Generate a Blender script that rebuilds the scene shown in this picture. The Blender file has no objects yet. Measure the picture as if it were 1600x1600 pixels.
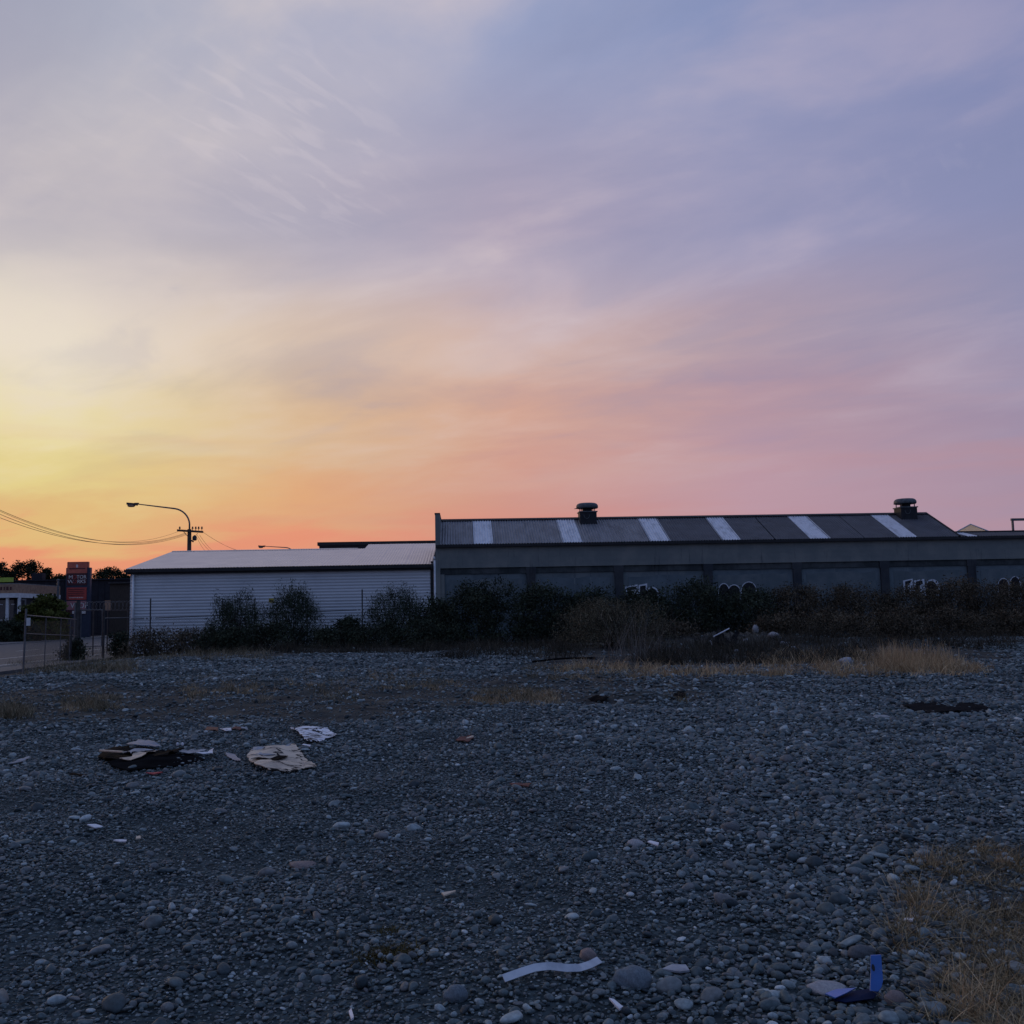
import bpy, bmesh, math, random
import numpy as np
from mathutils import Vector, Matrix
from mathutils.geometry import delaunay_2d_cdt

# ------------------------------------------------------------------ camera, sky, sun, exposure
scene = bpy.context.scene
COL = scene.collection
CAM_Z = 1.6
YAW, PITCH, ROLL = 2.9, 5.6, -1.1
cam_d = bpy.data.cameras.new('camera')
cam_d.sensor_width = 36; cam_d.lens = 36; cam_d.clip_start = 0.05; cam_d.clip_end = 3000
cam = bpy.data.objects.new('camera', cam_d); COL.objects.link(cam)
CM = (Matrix.Rotation(math.radians(-YAW), 3, 'Z') @ Matrix.Rotation(math.radians(90+PITCH), 3, 'X')
      @ Matrix.Rotation(math.radians(ROLL), 3, 'Z'))
cam.matrix_world = Matrix.Translation((0, 0, CAM_Z)) @ CM.to_4x4()
scene.camera = cam
scene.view_settings.view_transform = 'Standard'
scene.view_settings.look = 'None'
scene.view_settings.exposure = 0.0
scene.view_settings.gamma = 1.0
scene.view_settings.use_curve_mapping = False

def ray(px, py): return CM @ Vector(((px-800)/1600, -(py-800)/1600, -1))
SUN_AZ = math.radians(-36)      # measured from +Y, negative = left of the building normal
SUN_EL = math.radians(1.0)

def lin(r, g, b):
    f = lambda c: (c/255/12.92) if c/255 <= 0.04045 else ((c/255+0.055)/1.055)**2.4
    return (f(r), f(g), f(b), 1)

def build_world():
    w = bpy.data.worlds.new('World'); scene.world = w; w.use_nodes = True
    nt = w.node_tree; N = nt.nodes; L = nt.links; N.clear()
    def math_(op, a, b=None, c=None, clamp=False):
        n = N.new('ShaderNodeMath'); n.operation = op; n.use_clamp = clamp
        for i, v in enumerate((a, b, c)):
            if v is None: continue
            if isinstance(v, (int, float)): n.inputs[i].default_value = v
            else: L.new(v, n.inputs[i])
        return n.outputs[0]
    def mix(f, a, b, bt='MIX'):
        n = N.new('ShaderNodeMix'); n.data_type = 'RGBA'; n.blend_type = bt
        for s, v in ((n.inputs['Factor'], f), (n.inputs[6], a), (n.inputs[7], b)):
            if isinstance(v, (int, float)): s.default_value = v
            elif isinstance(v, tuple): s.default_value = v
            else: L.new(v, s)
        return n.outputs[2]
    def mr(v, a, b, c=0.0, d=1.0, smooth=True):
        n = N.new('ShaderNodeMapRange'); n.interpolation_type = 'SMOOTHSTEP' if smooth else 'LINEAR'
        L.new(v, n.inputs[0])
        for i, x in enumerate((a, b, c, d)): n.inputs[i+1].default_value = x
        return n.outputs[0]
    tc = N.new('ShaderNodeTexCoord'); D = tc.outputs['Generated']
    sp = N.new('ShaderNodeSeparateXYZ'); L.new(D, sp.inputs[0])
    X, Y, Z = sp.outputs
    hl = math_('SQRT', math_('ADD', math_('MULTIPLY', X, X), math_('ADD', math_('MULTIPLY', Y, Y), 1e-6)))
    dot = math_('DIVIDE', math_('ADD', math_('MULTIPLY', X, math.sin(SUN_AZ)), math_('MULTIPLY', Y, math.cos(SUN_AZ))), hl)
    delta = math_('MULTIPLY', math_('ARCCOSINE', math_('MULTIPLY', dot, 0.9999)), 180/math.pi)
    # cloud field on a flat layer overhead (perspective correct)
    den = math_('ADD', math_('MAXIMUM', Z, 0.0), 0.10)
    cx = math_('DIVIDE', X, den); cy = math_('DIVIDE', Y, den)
    cmb = N.new('ShaderNodeCombineXYZ'); L.new(cx, cmb.inputs[0]); L.new(cy, cmb.inputs[1])
    def noise(scale, rot, sc, detail=6, dist=0.0, rough=.55, off=(0, 0, 0)):
        m = N.new('ShaderNodeMapping'); m.vector_type = 'TEXTURE'; L.new(cmb.outputs[0], m.inputs[0])
        m.inputs['Rotation'].default_value = (0, 0, math.radians(rot)); m.inputs['Scale'].default_value = sc
        m.inputs['Location'].default_value = off
        n = N.new('ShaderNodeTexNoise'); n.inputs['Scale'].default_value = scale; n.inputs['Detail'].default_value = detail
        n.inputs['Distortion'].default_value = dist; n.inputs['Roughness'].default_value = rough
        L.new(m.outputs[0], n.inputs[0]); return n.outputs[0]
    big = noise(1.25, 140, (1.5, 1, 1), 7, 0.35, .55, (3.1, 1.7, 0))
    fine = noise(2.8, 134, (1.6, 1, 1), 7, 0.4, .52, (0.3, 5.1, 0))
    rip = noise(30.0, 55, (3.0, 1, 1), 3, 0.5, .5)
    rd = ray(450, 245); rd.normalize(); rx, ry = rd.x/(rd.z+.1), rd.y/(rd.z+.1)
    dx, dy = math_('SUBTRACT', cx, rx), math_('SUBTRACT', cy, ry)
    ripd = math_('ADD', math_('MULTIPLY', dx, dx), math_('MULTIPLY', math_('MULTIPLY', dy, dy), .5))
    ripm = math_('ADD', mr(ripd, .075, .0), math_('MULTIPLY', mr(noise(1.3, 140, (2, 1, 1), 2, 0, .5, (7.7, 2.2, 0)), .56, .70), .5))
    # wavy elevation so the bands are not ruled lines
    zz = math_('ADD', Z, math_('MULTIPLY', math_('SUBTRACT', big, 0.5), 0.13))
    def ramp(stops):
        n = N.new('ShaderNodeValToRGB'); L.new(zz, n.inputs[0]); cr = n.color_ramp
        cr.interpolation = 'EASE'
        while len(cr.elements) < len(stops): cr.elements.new(0.5)
        for e, (p, c) in zip(cr.elements, stops): e.position = p; e.color = lin(*c)
        return n.outputs[0]
    ZEN = (114, 140, 188)
    cols = [
        (15, ramp([(0, (222, 132, 104)), (.055, (228, 150, 116)), (.085, (221, 184, 124)), (.125, (224, 206, 140)), (.18, (231, 218, 168)), (.25, (231, 220, 202)), (.35, (196, 188, 192)), (.53, (168, 172, 190)), (.85, ZEN)])),
        (27, ramp([(0, (226, 128, 104)), (.06, (228, 148, 118)), (.11, (222, 168, 124)), (.17, (216, 182, 144)), (.25, (216, 192, 172)), (.35, (184, 177, 190)), (.53, (168, 171, 194)), (.85, ZEN)])),
        (39, ramp([(0, (214, 132, 120)), (.06, (212, 144, 130)), (.11, (206, 150, 138)), (.19, (210, 164, 146)), (.25, (208, 176, 166)), (.35, (172, 161, 182)), (.53, (150, 160, 194)), (.85, ZEN)])),
        (52, ramp([(0, (190, 140, 150)), (.06, (188, 146, 156)), (.11, (186, 150, 163)), (.19, (182, 150, 161)), (.25, (178, 156, 168)), (.35, (149, 149, 182)), (.53, (132, 145, 186)), (.85, ZEN)])),
        (66, ramp([(0, (172, 142, 158)), (.06, (170, 143, 161)), (.11, (164, 142, 163)), (.19, (154, 141, 167)), (.25, (151, 146, 175)), (.35, (136, 141, 179)), (.53, (112, 128, 176)), (.85, ZEN)])),
        (125, ramp([(0, (128, 132, 162)), (.06, (122, 134, 168)), (.11, (116, 134, 172)), (.19, (108, 132, 176)), (.25, (106, 132, 179)), (.35, (104, 132, 182)), (.53, (106, 134, 184)), (.85, ZEN)])),
    ]
    c = cols[0][1]
    for (d0, _), (d1, r) in zip(cols, cols[1:]):
        c = mix(mr(delta, d0, d1, smooth=False), c, r)
    # thin high cloud: light veils and slightly greyer gaps
    veil = mr(big, .46, .68)
    veil2 = mr(fine, .46, .70)
    fade = mr(Z, 0.06, 0.28)
    lift = math_('MULTIPLY', math_('ADD', math_('MULTIPLY', veil, .34), math_('MULTIPLY', math_('MULTIPLY', veil2, mr(big, .36, .58)), .34)), fade)
    c = mix(math_('MULTIPLY', lift, mr(delta, 40, 80, 1, .35)), c, mix(mr(delta, 12, 60), lin(228, 214, 204), lin(206, 188, 200)))
    dark = math_('MULTIPLY', math_('ADD', math_('MULTIPLY', mr(big, .52, .34), .32), math_('MULTIPLY', mr(fine, .50, .32), .20)), fade)
    c = mix(dark, c, mix(mr(delta, 12, 60), lin(150, 152, 176), lin(124, 134, 172)))
    ripf = math_('MULTIPLY', math_('MULTIPLY', mr(rip, .48, .70), ripm), math_('MULTIPLY', mr(Z, .2, .32), .15))
    c = mix(ripf, c, lin(226, 214, 218))
    # streaks of the low haze layers
    ml = N.new('ShaderNodeCombineXYZ'); L.new(math_('MULTIPLY', delta, .05), ml.inputs[0]); L.new(math_('MULTIPLY', Z, 34), ml.inputs[1])
    nl = N.new('ShaderNodeTexNoise'); nl.inputs['Scale'].default_value = 1.0; nl.inputs['Detail'].default_value = 4; L.new(ml.outputs[0], nl.inputs[0])
    low = math_('MULTIPLY', mr(nl.outputs[0], .5, .75), mr(Z, .26, .10, 0, .20))
    c = mix(low, c, lin(205, 140, 128))
    sky = N.new('ShaderNodeTexSky'); sky.sky_type = 'NISHITA'; sky.sun_disc = False
    sky.sun_elevation = SUN_EL; sky.sun_rotation = SUN_AZ; sky.air_density = 1.4; sky.dust_density = 2.0
    c = mix(0.006, c, sky.outputs[0], 'ADD')
    # below the horizon: dim earth colour
    c = mix(mr(Z, -0.02, -0.10), c, (0.06, 0.06, 0.07, 1))
    bg = N.new('ShaderNodeBackground'); L.new(c, bg.inputs[0]); bg.inputs[1].default_value = 1.0
    out = N.new('ShaderNodeOutputWorld'); L.new(bg.outputs[0], out.inputs[0])
build_world()

sun_d = bpy.data.lights.new('sun', 'SUN'); sun_d.energy = 0.5; sun_d.angle = math.radians(12); sun_d.color = (1, .72, .48)
sun = bpy.data.objects.new('sun', sun_d); COL.objects.link(sun)
sv = Vector((math.sin(SUN_AZ)*math.cos(SUN_EL), math.cos(SUN_AZ)*math.cos(SUN_EL), math.sin(SUN_EL)))
sun.rotation_euler = sv.to_track_quat('Z', 'Y').to_euler()

# ------------------------------------------------------------------ pixel -> place helpers (1600 px photograph)
def onY(px, py, Y):
    d = ray(px, py); return Vector((0, 0, CAM_Z)) + d*(Y/d.y)
def onX(px, py, X):
    d = ray(px, py); return Vector((0, 0, CAM_Z)) + d*(X/d.x)
def sstep(a, b, v):
    t = np.clip((v-a)/(b-a), 0, 1); return t*t*(3-2*t)
BUMPS = []
def hgt(x, y):
    x = np.asarray(x, float); y = np.asarray(y, float)
    h = 0.30*sstep(17, 37, y)*sstep(-14.5, -9.5, x)
    lot = sstep(-15.2, -13.5, x)
    h = h + lot*(0.032*np.sin(x*1.3+y*.7+1)*np.sin(y*.9-x*.4) + .024*np.sin(x*2.9+2+y*.5)*np.sin(y*2.3+.5-x*.7) + .010*np.sin(x*6.1+y*2)*np.sin(y*5.3-x*1.7) + .03*np.sin(x*.43+.6)*np.sin(y*.37+2))
    for bx, by, rx, ry, bh in BUMPS:
        q = ((x-bx)/rx)**2+((y-by)/ry)**2
        h = h + bh*np.exp(-q*1.6)*(1+.25*np.sin(x*11+y*3)*np.sin(y*9))
    h = h - 0.12*(1-lot)
    return h
def H(x, y): return float(hgt(x, y))
def G(px, py):
    d = ray(px, py); z = 0.0; p = None
    for _ in range(25):
        t = (z-CAM_Z)/d.z; p = Vector((0, 0, CAM_Z))+d*t; z = 0.5*z+0.5*H(p.x, p.y)
    return Vector((p.x, p.y, H(p.x, p.y)))
b = G(1000, 1098); BUMPS.append((b.x, b.y+.4, .75, .5, .17))
b = G(1480, 1112); BUMPS.append((b.x, b.y+.3, .6, .4, .03))
b = G(850, 1060);  BUMPS.append((b.x, b.y, 2.5, 1.0, .07))
BUMPS.append((9.3, 36.6, 5.5, 3.2, .42))
b = G(240, 1190);  BUMPS.append((b.x, b.y+.2, .8, .5, .02))

# ------------------------------------------------------------------ materials
def mat(name, col, col2=None, scale=4.0, rough=.85, bump=0.0, bscale=40.0, metal=0.0, detail=6, spec=.3, thr=(.35, .65), coord='Object', stretch=(1, 1, 1), trans=0.0):
    m = bpy.data.materials.new(name); m.use_nodes = True
    nt = m.node_tree; N = nt.nodes; L = nt.links
    p = N['Principled BSDF']; p.inputs['Roughness'].default_value = rough; p.inputs['Metallic'].default_value = metal
    p.inputs['Specular IOR Level'].default_value = spec
    tc = N.new('ShaderNodeTexCoord'); mp = N.new('ShaderNodeMapping'); L.new(tc.outputs[coord], mp.inputs[0]); mp.inputs['Scale'].default_value = stretch
    c1 = tuple(col)+(1,)
    if col2 is None: col2 = tuple(v*.72 for v in col)
    c2 = tuple(col2)+(1,)
    n = N.new('ShaderNodeTexNoise'); n.inputs['Scale'].default_value = scale; n.inputs['Detail'].default_value = detail; n.inputs['Roughness'].default_value = .62
    L.new(mp.outputs[0], n.inputs[0])
    r = N.new('ShaderNodeMapRange'); r.interpolation_type = 'SMOOTHSTEP'; L.new(n.outputs[0], r.inputs[0]); r.inputs[1].default_value = thr[0]; r.inputs[2].default_value = thr[1]
    x = N.new('ShaderNodeMix'); x.data_type = 'RGBA'; L.new(r.outputs[0], x.inputs['Factor']); x.inputs[6].default_value = c1; x.inputs[7].default_value = c2
    L.new(x.outputs[2], p.inputs['Base Color'])
    if bump:
        nb = N.new('ShaderNodeTexNoise'); nb.inputs['Scale'].default_value = bscale; nb.inputs['Detail'].default_value = 5; L.new(mp.outputs[0], nb.inputs[0])
        bp = N.new('ShaderNodeBump'); bp.inputs['Strength'].default_value = bump; bp.inputs['Distance'].default_value = .02
        L.new(nb.outputs[0], bp.inputs['Height']); L.new(bp.outputs[0], p.inputs['Normal'])
    return m

def leaf_mat(name, c1, c2, c3=None):
    """foliage / grass: colour varies per leaf through a vertex attribute"""
    m = bpy.data.materials.new(name); m.use_nodes = True
    nt = m.node_tree; N = nt.nodes; L = nt.links; p = N['Principled BSDF']
    a = N.new('ShaderNodeAttribute'); a.attribute_name = 'tone'
    r = N.new('ShaderNodeValToRGB'); L.new(a.outputs['Fac'], r.inputs[0])
    cs = [c1, c2] + ([c3] if c3 else [])
    while len(r.color_ramp.elements) < len(cs): r.color_ramp.elements.new(.5)
    for i, (e, c) in enumerate(zip(r.color_ramp.elements, cs)): e.position = i/(len(cs)-1); e.color = tuple(c)+(1,)
    L.new(r.outputs[0], p.inputs['Base Color']); p.inputs['Roughness'].default_value = .75; p.inputs['Specular IOR Level'].default_value = .15
    return m

def stone_mat():
    m = bpy.data.materials.new('river_stone'); m.use_nodes = True
    nt = m.node_tree; N = nt.nodes; L = nt.links; p = N['Principled BSDF']
    a = N.new('ShaderNodeAttribute'); a.attribute_type = 'INSTANCER'; a.attribute_name = 'tint'
    r = N.new('ShaderNodeValToRGB'); L.new(a.outputs['Fac'], r.inputs[0]); cr = r.color_ramp
    st = [(0, (.033, .046, .055)), (.25, (.080, .106, .115)), (.45, (.118, .152, .160)), (.60, (.145, .148, .153)), (.74, (.19, .232, .242)), (.93, (.32, .375, .39)), (1, (.52, .56, .57))]
    while len(cr.elements) < len(st): cr.elements.new(.5)
    for e, (q, c) in zip(cr.elements, st): e.position = q; e.color = c+(1,)
    tc = N.new('ShaderNodeTexCoord')
    n = N.new('ShaderNodeTexNoise'); n.inputs['Scale'].default_value = 2.2; n.inputs['Detail'].default_value = 6; L.new(tc.outputs['Object'], n.inputs[0])
    mr = N.new('ShaderNodeMapRange'); L.new(n.outputs[0], mr.inputs[0]); mr.inputs[1].default_value = .3; mr.inputs[2].default_value = .7; mr.inputs[3].default_value = .72; mr.inputs[4].default_value = 1.2
    x = N.new('ShaderNodeMix'); x.data_type = 'RGBA'; x.blend_type = 'MULTIPLY'; x.inputs['Factor'].default_value = 1
    L.new(r.outputs[0], x.inputs[6]); L.new(mr.outputs[0], x.inputs[7]); L.new(x.outputs[2], p.inputs['Base Color'])
    p.inputs['Roughness'].default_value = .65; p.inputs['Specular IOR Level'].default_value = .16
    nb = N.new('ShaderNodeTexNoise'); nb.inputs['Scale'].default_value = 6; nb.inputs['Detail'].default_value = 4; L.new(tc.outputs['Object'], nb.inputs[0])
    bp = N.new('ShaderNodeBump'); bp.inputs['Strength'].default_value = .25; bp.inputs['Distance'].default_value = .01
    L.new(nb.outputs[0], bp.inputs['Height']); L.new(bp.outputs[0], p.inputs['Normal'])
    return m

def ground_mat():
    m = bpy.data.materials.new('gravel_bed'); m.use_nodes = True
    nt = m.node_tree; N = nt.nodes; L = nt.links; p = N['Principled BSDF']
    tc = N.new('ShaderNodeTexCoord')
    v = N.new('ShaderNodeTexVoronoi'); v.inputs['Scale'].default_value = 26; L.new(tc.outputs['Object'], v.inputs[0])
    g = N.new('ShaderNodeValToRGB'); L.new(v.outputs['Color'], g.inputs[0])
    g.color_ramp.elements[0].color = (.016, .023, .027, 1); g.color_ramp.elements[1].color = (.078, .100, .107, 1)  # bed coloured darker than the stones, painting in the shade between them
    n = N.new('ShaderNodeTexNoise'); n.inputs['Scale'].default_value = 1.6; n.inputs['Detail'].default_value = 8; L.new(tc.outputs['Object'], n.inputs[0])
    s = N.new('ShaderNodeValToRGB'); L.new(n.outputs[0], s.inputs[0])
    s.color_ramp.elements[0].position = .35; s.color_ramp.elements[1].position = .68
    s.color_ramp.elements[0].color = (.040, .042, .044, 1); s.color_ramp.elements[1].color = (.105, .096, .082, 1)
    a = N.new('ShaderNodeAttribute'); a.attribute_name = 'soil'
    n2 = N.new('ShaderNodeTexNoise'); n2.inputs['Scale'].default_value = 1.1; n2.inputs['Detail'].default_value = 7; L.new(tc.outputs['Object'], n2.inputs[0])
    ad = N.new('ShaderNodeMath'); ad.operation = 'ADD'; L.new(a.outputs['Fac'], ad.inputs[0]); L.new(n2.outputs[0], ad.inputs[1])
    mr = N.new('ShaderNodeMapRange'); L.new(ad.outputs[0], mr.inputs[0]); mr.inputs[1].default_value = .82; mr.inputs[2].default_value = 1.15
    x = N.new('ShaderNodeMix'); x.data_type = 'RGBA'; L.new(mr.outputs[0], x.inputs['Factor']); L.new(g.outputs[0], x.inputs[6]); L.new(s.outputs[0], x.inputs[7])
    L.new(x.outputs[2], p.inputs['Base Color']); p.inputs['Roughness'].default_value = .95; p.inputs['Specular IOR Level'].default_value = .02
    bp = N.new('ShaderNodeBump'); bp.inputs['Strength'].default_value = .8; bp.inputs['Distance'].default_value = .03; bp.invert = True
    L.new(v.outputs['Distance'], bp.inputs['Height']); L.new(bp.outputs[0], p.inputs['Normal'])
    return m

def wall_mat(name, c1, c2, c3):
    """dirty concrete: large stains, rain streaks, fine grain"""
    m = bpy.data.materials.new(name); m.use_nodes = True
    nt = m.node_tree; N = nt.nodes; L = nt.links; p = N['Principled BSDF']; p.inputs['Roughness'].default_value = .92; p.inputs['Specular IOR Level'].default_value = .15
    tc = N.new('ShaderNodeTexCoord')
    def nz(scale, st, d=7):
        mp = N.new('ShaderNodeMapping'); L.new(tc.outputs['Object'], mp.inputs[0]); mp.inputs['Scale'].default_value = st
        n = N.new('ShaderNodeTexNoise'); n.inputs['Scale'].default_value = scale; n.inputs['Detail'].default_value = d; n.inputs['Roughness'].default_value = .65
        L.new(mp.outputs[0], n.inputs[0]); return n.outputs[0]
    def mx(f, a, b):
        x = N.new('ShaderNodeMix'); x.data_type = 'RGBA'; L.new(f, x.inputs['Factor'])
        for s, v in ((x.inputs[6], a), (x.inputs[7], b)):
            if isinstance(v, tuple): s.default_value = v+(1,)
            else: L.new(v, s)
        return x.outputs[2]
    def rng(v, a, b):
        r = N.new('ShaderNodeMapRange'); r.interpolation_type = 'SMOOTHSTEP'; L.new(v, r.inputs[0]); r.inputs[1].default_value = a; r.inputs[2].default_value = b; return r.outputs[0]
    c = mx(rng(nz(.8, (1, 1, 1)), .4, .66), c1, c2)
    c = mx(rng(nz(1.6, (3.2, 1, .3)), .56, .74), c, c3)
    L.new(c, p.inputs['Base Color'])
    bp = N.new('ShaderNodeBump'); bp.inputs['Strength'].default_value = .3; bp.inputs['Distance'].default_value = .02
    L.new(nz(14, (1, 1, 1), 5), bp.inputs['Height']); L.new(bp.outputs[0], p.inputs['Normal'])
    return m

def crack_mat(name, c1, c2, scale, wid):
    m = mat(name, c1, c2, 5, .95, bump=.5, bscale=22, thr=(.4, .7)); nt = m.node_tree; N = nt.nodes; L = nt.links; p = N['Principled BSDF']
    tc = N.new('ShaderNodeTexCoord'); mp = N.new('ShaderNodeMapping'); L.new(tc.outputs['Object'], mp.inputs[0]); mp.inputs['Scale'].default_value = (1, 2.3, 0)
    nz = N.new('ShaderNodeTexNoise'); nz.inputs['Scale'].default_value = 6; L.new(mp.outputs[0], nz.inputs[0])
    va = N.new('ShaderNodeMixRGB'); va.blend_type = 'ADD'; va.inputs[0].default_value = .35; L.new(mp.outputs[0], va.inputs[1]); L.new(nz.outputs['Color'], va.inputs[2])
    v = N.new('ShaderNodeTexVoronoi'); v.feature = 'DISTANCE_TO_EDGE'; v.inputs['Scale'].default_value = scale; L.new(va.outputs[0], v.inputs[0])
    n2 = N.new('ShaderNodeTexNoise'); n2.inputs['Scale'].default_value = 4; L.new(tc.outputs['Object'], n2.inputs[0])
    th = N.new('ShaderNodeMath'); th.operation = 'MULTIPLY'; L.new(n2.outputs[0], th.inputs[0]); th.inputs[1].default_value = wid
    lt = N.new('ShaderNodeMath'); lt.operation = 'LESS_THAN'; L.new(v.outputs['Distance'], lt.inputs[0]); L.new(th.outputs[0], lt.inputs[1])
    old = p.inputs['Base Color'].links[0].from_socket
    x = N.new('ShaderNodeMix'); x.data_type = 'RGBA'; L.new(lt.outputs[0], x.inputs['Factor']); L.new(old, x.inputs[6]); x.inputs[7].default_value = (.012, .011, .012, 1)
    L.new(x.outputs[2], p.inputs['Base Color']); return m
def translucent_mat(name, c):
    m = bpy.data.materials.new(name); m.use_nodes = True; N = m.node_tree.nodes; L = m.node_tree.links
    d = N['Principled BSDF']; d.inputs['Base Color'].default_value = c+(1,); d.inputs['Roughness'].default_value = .5
    t = N.new('ShaderNodeBsdfTranslucent'); t.inputs[0].default_value = c+(1,)
    n = N.new('ShaderNodeTexNoise'); n.inputs['Scale'].default_value = 1.5
    r = N.new('ShaderNodeMapRange'); L.new(n.outputs[0], r.inputs[0]); r.inputs[3].default_value = .65; r.inputs[4].default_value = .8
    x = N.new('ShaderNodeMixShader'); L.new(r.outputs[0], x.inputs[0]); L.new(d.outputs[0], x.inputs[1]); L.new(t.outputs[0], x.inputs[2]); L.new(x.outputs[0], N['Material Output'].inputs[0])
    return m

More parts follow.
